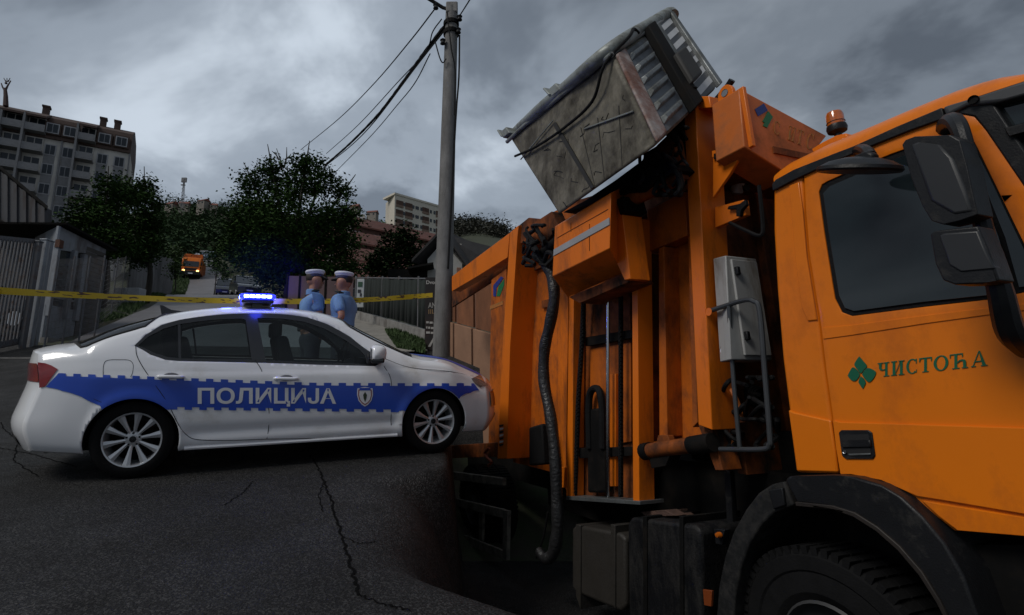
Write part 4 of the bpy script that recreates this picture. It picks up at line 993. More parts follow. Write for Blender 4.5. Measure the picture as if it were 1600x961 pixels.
# lettering on the band
def quad_map(q):
    P = [px2xv(*p) for p in q]      # tl, tr, br, bl
    return lambda u, t: P[3].lerp(P[2], u).lerp(P[0].lerp(P[1], u), t)
def text_on_car(txt, q, name, m, bold=.0, off=.008):
    vs, fs, x0, x1 = text_verts(txt, bold); f = quad_map(q); zs = [v[1] for v in vs]; z1 = text_verts('П', bold); zt = max(v[1] for v in z1[0])
    mb = MB(); P = []
    for v in vs:
        c = f((v[0] - x0) / (x1 - x0), v[1] / zt); P.append(S(c[0], c[1], off))
    mb.add(P, fs); return mb.build(name, m, car, flat=True)
text_on_car('ПОЛИЦИЈА', [(309, 606), (525, 607), (525, 630), (309, 630)], 'lettering', M_let, bold=.028)
def shield(sc_, cx, cy): return [(cx + a * sc_, cy + b * sc_) for a, b in ((-12, -13), (-6, -14.5), (0, -15.5), (6, -14.5), (12, -13), (12.5, -3), (10, 6), (5, 12), (0, 15), (-5, 12), (-10, 6), (-12.5, -3))]
em = decal(shield(1, 570, 620), 'emblem', M_let, .008, car, dx=.03, dv=.02)
decal(shield(.86, 570, 620), 'emblem_border', mat('emblem_red', (.30, .03, .06), .4), .0095, em)
decal(shield(.74, 570, 620), 'emblem_field', M_let, .011, em)
decal([(561, 606), (579, 606), (578, 610), (562, 610)], 'emblem_title', M_blue, .0125, em)
decal([(570, 612), (573, 617), (572, 623), (570, 628), (568, 623), (567, 617)], 'emblem_crest', mat('crest_dark', (.04, .06, .03), .5), .0125, em)
# tail light on the flank
decal([(40, 569), (52, 568), (91, 577), (84, 586), (71, 604), (62, 606), (43, 598)], 'tail_light', M_red, .006, car, dx=.02, dv=.02)
decal([(736, 592), (745, 588), (756, 587), (762, 603), (750, 606), (742, 600)], 'headlight', M_lens, .006, car, dx=.02, dv=.02)
decal([(21, 666), (28, 669), (31, 684), (22, 679)], 'rear_reflector', M_red, .006, car)
# seams
def seam(pxs, r=.0032, name='panel_gap', closed=False, n=6):
    P = spline([S(*px2xv(*p), .0005) for p in pxs], n); mb = MB(); mb.tube(P, r, 5); return mb.build(name, M_seam, car, smooth=True)
seam([(212, 541), (214, 556), (224, 575), (240, 598), (262, 630), (278, 662), (292, 680), (310, 687), (360, 688), (417, 686)])
seam([(398, 562), (409, 580), (414, 610), (420, 640), (420, 665), (417, 686)])
seam([(417, 686), (500, 685), (560, 683), (606, 679), (611, 650), (612, 615), (610, 590), (600, 572)])
seam([(390, 480), (398, 492)], .003)
seam([(161, 588), (162, 570), (168, 563), (186, 562), (202, 563), (208, 570), (207, 582), (204, 589)], .002, 'fuel_flap')
seam([(600, 560), (640, 574), (700, 580), (740, 588)], .0025, 'bonnet_gap')
seam([(86, 600), (120, 612), (162, 630)], .0025, 'bumper_gap')
seam([(740, 611), (722, 619)], .0025, 'bumper_gap')
# sill strip and black lower edge
P = [S(x, .03, .004) for x in frange(-.95, .95, 24)]
for q_ in (P, [V((p.x, -p.y, p.z)) for p in P]): MB().tube(q_, .018, 8).build('side_skirt', M_white, car, smooth=True)
# handles
def handle(px, py, w_):
    a = px2xv(px, py); p0 = S(a[0], a[1], .0); b = px2xv(px + w_, py + 1); p1 = S(b[0], b[1], 0)
    mb = MB(); mid = p0.lerp(p1, .5) + V((0, -.030, 0))
    mb.tube(spline([p0 + V((0, -.006, 0)), p0.lerp(p1, .15) + V((0, -.026, .0)), mid, p0.lerp(p1, .85) + V((0, -.026, 0)), p1 + V((0, -.006, 0))], 4), [.010, .013] + [.016] * 13 + [.013, .010], 10)
    o = mb.build('door_handle', M_white, car, smooth=True)
    c = MB(); c.lathe([(.001, 0), (.050, 0), (.056, .003), (.05, .004)], 20, M.Translation(p0.lerp(p1, .5) + V((0, -.002, .006))) @ M.Rotation(R(90), 4, 'X') @ M.Diagonal((1.1, .5, 1, 1))); c.build('handle_recess', mat('recess_shade', (.30, .30, .32), .5), o)
handle(246, 588, 42); handle(428, 591, 38)
# mirrors
for sgn in (1, -1):
    p = S(.74, .585, 0); p.y *= sgn
    mt = M.Translation(V((p.x - .04, p.y - sgn * .115, p.z + .075))) @ M.Rotation(sgn * R(-12), 4, 'Z')
    mb = MB(); prof = []
    for i in range(9):
        f = i / 8; hx = .075 * (1 - (2 * f - 1) ** 4) ** .5 + .012; prof.append((f, hx))
    ring = []
    for i, (f, hx) in enumerate(prof):
        y = -.115 + .23 * f; hz = .072 * (1 - (2 * f - 1) ** 6) ** .5 + .012
        ring.append([(( .55 if math.cos(t) < 0 else 1.25) * hx * math.copysign(abs(math.cos(t)) ** .7, math.cos(t)), y, hz * math.copysign(abs(math.sin(t)) ** .7, math.sin(t)) + .02 * f) for t in [2 * math.pi * k / 16 for k in range(16)]])
    vs = [q for r_ in ring for q in r_]; fs = [[i * 16 + k, i * 16 + (k + 1) % 16, (i + 1) * 16 + (k + 1) % 16, (i + 1) * 16 + k] for i in range(8) for k in range(16)] + [list(range(16))[::-1], list(range(128, 144))]
    mb.add(vs, fs, mt); mo = mb.build('side_mirror', M_white, car, smooth=True, angle=60)
    MB().tube([p + V((.02, 0, -.005)), p + V((-.02, -sgn * .06, .02)), V((p.x - .04, p.y - sgn * .10, p.z + .02))], .022, 8).build('mirror_foot', M_trim, mo, smooth=True)
    MB().box((-.048, 0, .01), (.008, .19, .11), mt).build('mirror_glass', M_chrome, mo, bevel=.003)
    MB().box((.02, 0, -.055), (.13, .20, .05), mt).build('mirror_base', M_trim, mo, bevel=.015)
# roof fittings
def lightbar():
    xb = -.40; z = interp(ZT, xb) + .005
    root = MB().box((xb, 0, z + .02), (.30, 1.16, .035)).build('light_bar', M_trim, car, bevel=.012)
    for y in (-.42, .42): MB().box((xb, y, z - .02), (.10, .08, .07)).build('bracket', M_trim, root)
    lb = MB(); pr = [(-.17, -.54, 0), (-.13, -.60, 0), (.13, -.60, 0), (.17, -.54, 0), (.17, .54, 0), (.13, .60, 0), (-.13, .60, 0), (-.17, .54, 0)]
    lb.prism([V(p) + V((xb, 0, z + .04)) for p in pr], (0, 0, .055))
    lb.build('lens_cover', mat('blue_lens', (.01, .02, .45), .12, emit=(.01, .02, 1), estr=3.2, coat=1), root, bevel=.02)
    EM = mat('blue_lamp', (.3, .4, 1), .3, emit=(.09, .13, 1), estr=60)
    for k in range(5): MB().box((xb - .105 + .0525 * k, -.604, z + .066), (.045, .014, .028)).build('lamp', EM, root, bevel=.006)
    for k in range(2): MB().box((xb - .165, -.48 + .09 * k, z + .066), (.014, .07, .026)).build('lamp', EM, root, bevel=.006)
    for k in range(3): MB().box((xb + .165, -.40 + .4 * k, z + .066), (.014, .10, .026)).build('lamp', EM, root, bevel=.006)
    for dx_, dy_ in ((0, -.78), (-.32, .1)):
        l = bpy.data.lights.new('blue_flash', 'POINT'); l.color = (.03, .05, 1); l.energy = 2.0 if dy_ < 0 else 4; l.shadow_soft_size = .06
        o = bpy.data.objects.new('blue_flash', l); COL.objects.link(o); o.parent = root; o.location = (xb + dx_, dy_, z + .17)
lightbar()
# added blue spot on the tree, standing in for the roof light's lens glow
l = bpy.data.lights.new('glow_spot', 'SPOT'); l.color = (.02, .03, 1); l.energy = 15000; l.spot_size = R(15); l.spot_blend = 1.0; l.shadow_soft_size = .05
o = bpy.data.objects.new('glow_spot', l); COL.objects.link(o); o.parent = car; o.location = (-.40, .75, 1.62)
_bd = CMi.to_3x3() @ (atY(412, 440, 25) - CM @ V((-.40, .75, 1.62))); o.rotation_euler = _bd.to_track_quat('-Z', 'Y').to_euler()
fin = MB(); zf = interp(ZT, -1.2); fin.prism([(-1.30, -.008, zf - .03), (-1.05, -.008, zf + .02), (-1.22, -.008, zf + .04), (-1.30, -.008, zf + .085), (-1.325, -.008, zf + .085)], (0, .016, 0)); fin.build('shark_fin_aerial', M_trim, car, bevel=.004)
# wheels
def wheel(x, y, sgn):
    mt = M.Translation((x, y, .318)) @ M.Rotation(R(90) * 1, 4, 'X') @ (M.Identity(4) if sgn < 0 else M.Rotation(R(180), 4, 'X'))
    # local z = outboard
    w_ = MB(); w_.lathe([(.213, -.10), (.235, -.112), (.285, -.112), (.310, -.095), (.318, -.06), (.319, 0), (.318, .06), (.310, .095), (.285, .112), (.250, .116), (.228, .112), (.213, .10)], 56, mt, close=True)
    root = w_.build('wheel', M_tyre, car, smooth=True)
    g = MB()
    for k in range(48):
        a = k * math.pi / 24; g.tube([(.3195 * math.cos(a), .3195 * math.sin(a), -.07), (.3195 * math.cos(a + .05), .3195 * math.sin(a + .05), .07)], .002, 4, mtx=mt)
    g.build('tread', M_tyre, root)
    r = MB(); r.lathe([(.212, -.09), (.222, .088), (.226, .104), (.222, .110), (.212, .107), (.206, .090), (.200, -.09)], 56, mt, close=True)
    for k in range(10):
        a = k * math.pi / 5 + R(9)
        ca, sa = math.cos(a), math.sin(a); px_, py_ = -sa, ca
        def q(rr, t, z): return (rr * ca + px_ * t, rr * sa + py_ * t, z)
        r.add([q(.045, -.010, .068), q(.045, .010, .068), q(.13, .017, .082), q(.13, -.017, .082), q(.212, .030, .096), q(.212, -.030, .096),
               q(.045, -.010, .04), q(.045, .010, .04), q(.13, .015, .05), q(.13, -.015, .05), q(.212, .027, .06), q(.212, -.027, .06), q(.13, 0, .090), q(.212, 0, .100), q(.045, 0, .074)],
              [[0, 14, 12, 3], [14, 1, 2, 12], [3, 12, 13, 5], [12, 2, 4, 13], [0, 3, 9, 6], [1, 7, 8, 2], [3, 5, 11, 9], [2, 8, 10, 4], [6, 9, 8, 7], [9, 11, 10, 8], [4, 10, 11, 5], [0, 6, 7, 1], [5, 13, 4], [0, 1, 14]], mt)
    r.lathe([(.001, .052), (.062, .052), (.066, .062), (.060, .072), (.034, .076), (.030, .084), (.001, .086)], 28, mt)
    r.build('rim', M_rim, root, smooth=True, angle=25)
    hb = MB(); hb.lathe([(.001, .087), (.026, .086), (.028, .082)], 20, mt)
    for k in range(5):
        a = k * 2 * math.pi / 5 + R(18); hb.lathe([(.001, .078), (.009, .078), (.010, .066)], 8, mt @ M.Translation((.050 * math.cos(a), .050 * math.sin(a), 0)))
    hb.build('hub_cap', M_trim, root)
    d = MB(); d.lathe([(.001, -.02), (.15, -.02), (.15, .0), (.001, .0)], 32, mt); d.lathe([(.20, -.09), (.20, -.085), (.001, -.085)], 32, mt); d.build('brake_disc', M_chas, root)
for x in (-1.343, 1.343):
    for y, s_ in ((-.775, -1), (.775, 1)): wheel(x, y, s_)
    for sgn in (-1, 1):
        al = MB(); n_ = 24
        for k in range(n_ + 1):
            t = math.pi * (-.05 + 1.1 * k / n_)
            for yy, rr in ((.876, .358), (.50, .37)): al.v.append(V((x + rr * math.cos(t), sgn * yy, .305 + rr * math.sin(t))))
        al.f = [[2 * k, 2 * k + 2, 2 * k + 3, 2 * k + 1] for k in range(n_)]; al.f.append([2 * k + 1 for k in range(n_ + 1)])
        al.build('arch_liner', M_blk2, car)
# underbody, interior
MB().box((0, 0, .27), (4.1, 1.0, .16)).box((0, 0, .25), (1.75, 1.72, .12)).build('underbody', M_blk2, car)
it = MB(); it.box((-.1, 0, .55), (2.6, 1.5, .3)).box((1.05, 0, .84), (.45, 1.4, .2)).build('cabin_floor', M_int, car)
def seat(x, y, w_):
    m = MB(); m.box((x, y, .68), (.5, w_, .18)).prism([(x - .28, y - w_ / 2, .7), (x - .12, y - w_ / 2, .7), (x - .26, y - w_ / 2, 1.20), (x - .38, y - w_ / 2, 1.18)], (0, w_, 0))
    s = m.build('seat', M_int, car, bevel=.04)
    for hy in ((0,) if w_ < .8 else (-.38, .38)): MB().box((x - .35, y + hy, 1.26), (.09, .27, .17)).build('headrest', M_int, s, bevel=.03)
seat(.15, -.37, .5); seat(.15, .37, .5); seat(-.85, 0, 1.3)
sw = MB(); pts = [(.62 + .055 * math.sin(k * math.pi / 12), .37 + .175 * math.cos(k * math.pi / 12), .99 + .17 * math.sin(k * math.pi / 12)) for k in range(25)]
sw.tube(pts, .013, 6); sw.box((.66, .37, .98), (.05, .13, .10)); sw.build('steering_wheel', M_blk, car)
# ================================================================== REFUSE TRUCK
truck = empty('refuse_truck', TM)
tag(truck, 'big orange refuse lorry with green ЧИСТОЋА lettering on its cab door, lifting a steel container')
truck['category'] = 'refuse truck'
def PN(name, pts, y, th, m, par=truck, bevel=0.004, bseg=2):
    P = [T(px, py, y) for px, py in pts]
    return MB().prism(P, (0, th, 0)).build(name, m, par, bevel=bevel, bseg=bseg)
def tubeT(name, pts, r, m, par=truck, seg=10, n=6, sp=True):
    P = [T(*p) for p in pts]; P = spline(P, n) if sp and len(P) > 2 else P
    if isinstance(r, (list, tuple)): r = [interp([(i / (len(r) - 1), q) for i, q in enumerate(r)], k / (len(P) - 1)) for k in range(len(P))]
    return MB().tube(P, r, seg).build(name, m, par, smooth=True)
def on_face(name, pts, y, m, par, th=.004):
    return MB().prism([T(px, py, y) for px, py in pts], (0, -th, 0)).build(name, m, par)
# ---- chassis, wheels
MB().box((-3.2, 1.2, 1.05), (8.0, .9, .32)).build('chassis', M_chas, truck)
MB().box((-.6, 1.45, 1.35), (2.0, 1.6, .9)).build('engine_cover', M_chas, truck)
MB().box((-2.2, .95, 1.15), (3.4, .9, .75)).build('subframe', M_chas, truck)
def twheel(a, y, r=.57, wd=.33):
    cz = r + .04; mt = M.Translation((a, y, cz)) @ M.Rotation(R(90), 4, 'X')
    w_ = MB(); h = wd / 2
    w_.lathe([(.29, -h * .8), (.34, -h), (r * .78, -h), (r * .93, -h * .96), (r * .985, -h * .82), (r, -h * .5), (r, h * .5), (r * .985, h * .82), (r * .93, h * .96), (r * .80, h), (r * .78, h * .94), (r * .70, h), (.34, h), (.29, h * .8)], 64, mt, close=True)
    root = w_.build('wheel', M_tyre, truck, smooth=True, angle=25)
    t = MB()
    for k in range(60):
        q = k * math.pi / 30; c, s = math.cos(q), math.sin(q); c2, s2 = math.cos(q + .065), math.sin(q + .065)
        for z0, z1 in ((h * .35, h * .93), (-h * .93, -h * .35), (-h * .25, h * .25)):
            R1, R0 = r + .014, r - .03; t.hexa([(R0 * c, R0 * s, z0), (R1 * c, R1 * s, z0), (R1 * c2, R1 * s2, z0), (R0 * c2, R0 * s2, z0), (R0 * c, R0 * s, z1), (R1 * c, R1 * s, z1), (R1 * c2, R1 * s2, z1), (R0 * c2, R0 * s2, z1)], mt)
    t.build('tread', M_tyre, root)
    rm = MB(); rm.lathe([(.285, h * .75), (.30, h * .9), (.285, h * .98), (.27, h * .6), (.20, h * .35), (.14, h * .35), (.13, h * 1.1), (.001, h * 1.15)], 40, mt)
    for k in range(10): q = k * math.pi / 5; rm.lathe([(.001, h * .55), (.014, h * .55), (.016, h * .3)], 8, mt @ M.Translation((.175 * math.cos(q), .175 * math.sin(q), 0)))
    rm.build('rim', mat('dull_steel_rim', (.07, .07, .07), .6, .4), root, smooth=True)
fw_ = T(1290, 1005)
for y in (.20, 2.2): twheel(fw_.x, y)
for y in (.30, 2.1): twheel(-5.35, y, .54, .5)
# ---- cab
strip_bot = [(1208, 296), (1240, 280), (1300, 252), (1365, 225), (1420, 203), (1471, 184)]
cab_out = strip_bot + [(1499, 178), (1521, 181), (1540, 203), (1600, 291), (1660, 385), (1660, 842), (1600, 838), (1492, 829), (1465, 808), (1430, 778), (1375, 752), (1330, 742), (1243, 738), (1237, 690), (1232, 640), (1222, 560), (1213, 450), (1208, 360)]
seal_out = [(1279, 300), (1284, 288), (1293, 283), (1340, 262), (1393, 240), (1450, 220), (1500, 207), (1515, 209), (1527, 231), (1600, 381), (1622, 425), (1615, 452), (1600, 457), (1546, 468), (1440, 480), (1331, 494), (1315, 488), (1304, 466), (1287, 360)]
glass_in = [(1286, 302), (1296, 291), (1345, 270), (1395, 249), (1448, 230), (1488, 217), (1500, 222), (1530, 290), (1560, 370), (1582, 450), (1546, 461), (1440, 472), (1334, 486), (1320, 481), (1311, 462), (1294, 360)]
quart_in = [(1508, 216), (1518, 222), (1545, 275), (1600, 390), (1612, 430), (1606, 447), (1592, 449), (1570, 370), (1538, 290)]
def skin(name, outer, holes, y, m, par, round_edge=0.0, step=.06, th=.03):
    """flat sheet with holes whose rim turns inward; slightly crowned"""
    lo = [[V((T(*p, y).x, T(*p, y).z)) for p in L_] for L_ in [outer] + holes]
    lo = [densify(l, step) for l in lo]; pl = [_cl(l) for l in lo]
    bb = (min(p[0] for p in pl[0]), min(p[1] for p in pl[0]), max(p[0] for p in pl[0]), max(p[1] for p in pl[0]))
    vs, fs = grid_cdt([(l, True) for l in lo], bb, .07, .07, lambda c: inpoly(c, pl[0]) and not any(inpoly(c, h) for h in pl[1:]))
    mb = MB(); mb.add([(v[0], y, v[1]) for v in vs], fs); o = mb.build(name, m, par, smooth=True)
    s = o.modifiers.new('thick', 'SOLIDIFY'); s.thickness = th; s.offset = -1 if o.data.polygons[0].normal.y < 0 else 1
    b = o.modifiers.new('bevel', 'BEVEL'); b.width = .006; b.segments = 2; b.limit_method = 'ANGLE'
    return o
seam_d = [(1255, 273), (1258, 330), (1264, 400), (1272, 450), (1281, 505), (1290, 580), (1300, 650), (1306, 700), (1312, 741)]
seam_l = [(p[0] - 1.2, p[1]) for p in seam_d]; seam_r = [(p[0] + 1.2, p[1]) for p in seam_d]
door = skin('door', seam_r + [(1330, 742), (1375, 752), (1430, 778), (1465, 808), (1492, 829), (1600, 838), (1660, 842), (1660, 385), (1600, 291), (1540, 203), (1521, 181), (1499, 178), (1471, 184), (1420, 203), (1365, 225), (1300, 252)], [seal_out], -.004, M_cab, truck)
cabp = MB(); pL = [(1208, 296), (1240, 280)] + seam_l + [(1243, 738), (1237, 690), (1232, 640), (1222, 560), (1213, 450), (1208, 360)]
side = PN('cab_side', pL, 0, .06, M_cab, truck, bevel=.02, bseg=3)
bx0 = T(1213, 450).x; 
MB().prism([T(1214, 300, .03), T(1640, 180, .03), T(1640, 830, .03), T(1500, 825, .03), T(1400, 745, .03), T(1246, 735, .03), T(1226, 560, .03)], (0, 2.36, 0)).build('cab_shell', mat('cab_inner_dark', (.015, .016, .017), .7), truck)
PN('window_seal', seal_out, .004, .024, M_blk2, truck, bevel=.003)
sw_ = PN('side_window', glass_in, -.006, .008, mat('cab_glass', (.012, .018, .021), .05, var=.1, spec=.55, coat=.3), door, bevel=.001)
PN('quarter_window', quart_in, -.006, .008, mat('cab_glass', (.012, .018, .021)), door, bevel=.001)
PN('windscreen', [(1552, 162), (1600, 146), (1665, 130), (1700, 380), (1660, 320), (1600, 234)], .03, .05, mat('cab_glass', (.012, .018, .021)), truck)
PN('pillar_trim', [(1499, 178), (1477, 183), (1509, 164), (1552, 160), (1600, 232), (1660, 318), (1660, 387), (1600, 293), (1540, 205), (1521, 182)], -.010, .05, M_blk, truck, bevel=.008)
PN('wiper_frame', [(1568, 200), (1600, 192), (1640, 185), (1640, 196), (1600, 206), (1575, 213)], -.03, .05, M_blk, truck)
PN('drip_strip', [(1207, 298), (1206, 288), (1211, 281), (1240, 265), (1300, 241), (1334, 228), (1400, 198), (1471, 168), (1476, 184), (1420, 204), (1365, 226), (1300, 253), (1240, 281)], -.022, .10, M_blk, truck, bevel=.012, bseg=3)
PN('roof_trim', [(1471, 167), (1534, 148), (1600, 126), (1665, 108), (1665, 136), (1600, 149), (1552, 162), (1509, 166), (1477, 182)], -.028, .10, mat('grey_trim', (.06, .062, .065), .5, var=.2), truck, bevel=.015, bseg=3)
MB().lathe([(.001, 0), (.02, 0), (.02, .01)], 14, M.Translation(T(1522, 156, -.03)) @ M.Rotation(R(90), 4, 'X')).build('roof_bolt', M_blk2, truck)
# roof, rising from the strip to the crown
top_sil = [(1211, 270), (1218, 262), (1230, 252), (1255, 240), (1290, 222), (1325, 207), (1360, 193), (1400, 176), (1445, 157), (1490, 139), (1530, 126), (1560, 119), (1600, 116), (1660, 112)]
base_l = [(1209, 284), (1218, 279), (1230, 273), (1255, 261), (1290, 247), (1325, 233), (1360, 217), (1400, 199), (1445, 181), (1490, 163), (1530, 150), (1560, 140), (1600, 127), (1660, 109)]
mb = MB(); rows = []
for i, (tpx, bp) in enumerate(zip(top_sil, base_l)):
    a = T(*bp, -.004); d_ = T(*tpx, .15); m1 = a.lerp(d_, .5); col = []
    hgt = max(.02, d_.z - a.z)
    for k in range(9):
        f = k / 8; ang = f * math.pi / 2
        col.append(V((a.x + (d_.x - a.x) * (1 - math.cos(ang)), a.y + .34 * (1 - math.cos(ang)), a.z + hgt * math.sin(ang))))
    col += [V((d_.x, 1.2, a.z + hgt + .03)), V((d_.x, 2.05, a.z + hgt)), V((a.x, 2.4, a.z))]
    rows.append(col)
nc = len(rows[0])
mb.v = [p for r_ in rows for p in r_]; mb.f = [[i * nc + k, i * nc + k + 1, (i + 1) * nc + k + 1, (i + 1) * nc + k] for i in range(len(rows) - 1) for k in range(nc - 1)] + [list(range(nc))]
mb.build('roof', M_cab, truck, smooth=True, angle=50)
_fx = T(1640, 600).x; _f0, _f1, _f2 = T(1640, 838).z, T(1640, 470).z, T(1640, 150).z
MB().box((_fx + .03, 1.2, (_f0 + _f1) / 2), (.12, 2.36, _f1 - _f0)).build('front_panel', M_cab, truck, bevel=.03)
_wn = MB().box((_fx + .02, 1.2, (_f1 + _f2) / 2), (.08, 2.2, _f2 - _f1 - .1)).build('front_windscreen', mat('cab_glass', (.012, .018, .021), .05, var=.1, spec=.55, coat=.3), truck, bevel=.02)
MB().box((_fx + .10, 1.2, _f0 + .30), (.05, 1.9, .30)).build('grille', M_blk, truck, bevel=.01)
MB().box((_fx + .05, 1.2, _f0 - .28), (.30, 2.4, .42)).build('front_bumper', M_blk, truck, bevel=.04)
for _y in (.30, 2.1): MB().box((_fx + .21, _y, _f0 - .25), (.04, .36, .18)).build('headlight', M_lens, truck, bevel=.02)
# raised door pressings
PN('door_pressing', [(1301, 657), (1312, 660), (1600, 669), (1660, 672), (1660, 812), (1600, 803), (1470, 781), (1432, 775), (1376, 750), (1330, 741), (1313, 741), (1306, 700)], -.020, .02, M_cab, door, bevel=.016, bseg=3)
PN('door_pressing', [(1437, 781), (1470, 787), (1600, 808), (1660, 816), (1660, 843), (1600, 838), (1492, 829), (1465, 808)], -.016, .02, M_cab, door, bevel=.010, bseg=2)
PN('door_pressing', [(1284, 512), (1330, 508), (1450, 492), (1560, 479), (1660, 468), (1660, 478), (1560, 490), (1450, 505), (1330, 524), (1286, 530)], -.009, .008, M_cab, door, bevel=.0035, bseg=2)
PN('side_pressing', [(1231, 640), (1240, 644), (1298, 657), (1304, 700), (1309, 738), (1244, 736), (1238, 690)], -.016, .02, M_cab, side, bevel=.014, bseg=3)
PN('side_pressing', [(1233, 290), (1248, 284), (1254, 330), (1260, 400), (1268, 450), (1276, 500), (1262, 502), (1252, 480), (1242, 400)], -.009, .01, M_cab, side, bevel=.008, bseg=2)
# door handle
hd = PN('door_handle', [(1310, 676), (1314, 672), (1356, 672), (1362, 676), (1367, 712), (1364, 717), (1321, 717), (1315, 712)], -.028, .01, M_blk, door, bevel=.004)
PN('recess', [(1314, 680), (1357, 678), (1361, 711), (1319, 712)], -.0295, .003, M_seam, hd, bevel=0)
PN('pull_bar', [(1313, 688), (1359, 687), (1361, 698), (1315, 699)], -.040, .012, M_blk, hd, bevel=.005)
PN('recess_lip', [(1325, 709), (1360, 708), (1360, 711), (1326, 712)], -.034, .006, M_grey, hd, bevel=.002)
MB().lathe([(.001, 0), (.009, 0), (.01, .004)], 12, M.Translation(T(1320, 706, -.034)) @ M.Rotation(R(90), 4, 'X')).build('lock', M_chrome, hd)
# green emblem and serif letters
def leaf(name, pts): P = spline([V((x, y, 0)) for x, y in pts + [pts[0]]], 4); return on_face(name, [(p.x, p.y) for p in P[:-1]], -.006, M_green, emb)
emb = empty('emblem'); emb.parent = door
leaf('petal', [(1343, 557), (1349, 564), (1355, 572), (1351, 577), (1345.5, 583), (1340, 577), (1335.5, 570), (1338, 564)])
leaf('petal', [(1325, 587), (1328, 581), (1333, 574), (1339, 578), (1344, 585), (1341, 591), (1337, 595), (1331, 594)])
leaf('petal', [(1347.5, 585), (1351, 579), (1356, 575), (1363, 577), (1369, 582), (1366, 590), (1359, 597), (1352, 592)])
leaf('petal', [(1345.5, 588), (1350, 592), (1353, 598), (1351, 603), (1348.5, 607), (1345, 602), (1342, 597), (1343.5, 592)])
def rct(x0, y0, x1, y1): return [(x0, y0), (x1, y0), (x1, y1), (x0, y1)]
def arcb(cx, cy, rx, ry, a0, a1, tx, ty, n=18):
    o = [(cx + rx * math.cos(R(a0 + (a1 - a0) * i / n)), cy + ry * math.sin(R(a0 + (a1 - a0) * i / n))) for i in range(n + 1)]
    i_ = [(cx + (rx - tx) * math.cos(R(a0 + (a1 - a0) * i / n)), cy + (ry - ty) * math.sin(R(a0 + (a1 - a0) * i / n))) for i in range(n, -1, -1)]
    return o + i_
GLY = {
 'Ч': [rct(.62, 0, .82, 1), rct(.50, 0, .95, .06), rct(.50, .94, .95, 1), rct(.14, .60, .34, 1), rct(.02, .94, .46, 1), [(.14, .62), (.20, .50), (.36, .44), (.64, .47), (.64, .53), (.42, .51), (.34, .56), (.34, .62)]],
 'И': [rct(.12, 0, .32, 1), rct(.68, 0, .88, 1), rct(.0, 0, .44, .06), rct(.0, .94, .44, 1), rct(.56, 0, 1, .06), rct(.56, .94, 1, 1), [(.30, .14), (.30, .04), (.70, .86), (.70, .96)]],
 'С': [arcb(.52, .5, .48, .52, 48, 312, .20, .07), rct(.80, .66, .87, 1.0), rct(.82, .03, .87, .26)],
 'Т': [rct(.40, 0, .60, 1), rct(.26, 0, .74, .06), rct(.02, .93, .98, 1), [(.02, .72), (.07, .72), (.14, .94), (.02, .96)], [(.98, .72), (.93, .72), (.86, .94), (.98, .96)]],
 'О': [arcb(.5, .5, .5, .52, 0, 180, .20, .07), arcb(.5, .5, .5, .52, 180, 360, .20, .07)],
 'Ћ': [rct(.26, 0, .42, 1), rct(.14, 0, .54, .06), rct(.0, .93, .72, 1), rct(.0, .76, .05, .95), rct(.67, .76, .72, .95), [(.42, .44), (.52, .56), (.68, .60), (.84, .55), (.90, .42), (.90, .06), (.74, .06), (.74, .40), (.68, .50), (.56, .48), (.42, .36)], rct(.66, 0, 1, .06)],
 'А': [[(.08, .03), (.15, .03), (.50, .96), (.46, 1.02)], [(.46, 1.02), (.54, 1.02), (.92, .03), (.70, .03)], rct(.24, .30, .72, .37), rct(0, 0, .28, .06), rct(.60, 0, 1, .06)]}
for ch, x0, x1 in (('Ч', 1371, 1390.5), ('И', 1392.5, 1413), ('С', 1415.5, 1435), ('Т', 1436, 1456.5), ('О', 1459, 1482), ('Ћ', 1484, 1512.5), ('А', 1517.5, 1543)):
    def tt(u, v):
        x = x0 + (x1 - x0) * u; b = 589.5 - (x - 1371) * 18.5 / 172; t = 567.5 - (x - 1371) * 20.5 / 172; return (x, b + (t - b) * v)
    mb = MB()
    for k, pg in enumerate(GLY[ch]): mb.prism([T(*tt(u, v), -.0052 - .0004 * k) for u, v in pg], (0, -.002, 0))
    mb.build('letter', M_green, door)
# fender, mudguard
fen = PN('wheel_arch', [(1226, 750), (1232, 744), (1300, 742), (1335, 745), (1375, 757), (1410, 778), (1440, 806), (1475, 848), (1505, 900), (1535, 985), (1490, 985), (1468, 940), (1440, 895), (1405, 855), (1370, 825), (1335, 803), (1300, 792), (1245, 786)], -.10, .42, M_blk, truck, bevel=.035, bseg=4)
PN('arch_lip', [(1242, 784), (1300, 790), (1335, 801), (1370, 823), (1405, 853), (1440, 893), (1468, 938), (1490, 985), (1484, 985), (1462, 941), (1435, 899), (1402, 860), (1368, 830), (1333, 808), (1300, 796), (1243, 791)], -.112, .05, mat('scuffed_black', (.022, .016, .012), .6, var=.5, scale=9), fen, bevel=.004)
mg = PN('mudguard', [(1226, 752), (1205, 757), (1185, 770), (1165, 796), (1146, 830), (1132, 870), (1122, 920), (1117, 990), (1145, 990), (1149, 930), (1158, 885), (1172, 848), (1190, 820), (1212, 800), (1240, 790)], -.04, .38, mat('worn_black_plastic', (.014, .0145, .015), .65, spec=.25, var=.4, scale=6, dirt=(.03, .028, .026), damt=.5, dscale=12), truck, bevel=.014, bseg=3)
PN('bracket', [(1200, 766), (1222, 762), (1226, 790), (1208, 796)], -.06, .1, M_blk, mg, bevel=.006)
PN('inner_arch', [(1243, 742), (1640, 840), (1660, 1100), (1120, 1100), (1130, 880), (1190, 780)], .42, .3, M_chas, truck)
PN('step_well', [(1500, 850), (1640, 852), (1640, 1010), (1560, 1010)], .1, .6, M_chas, truck)
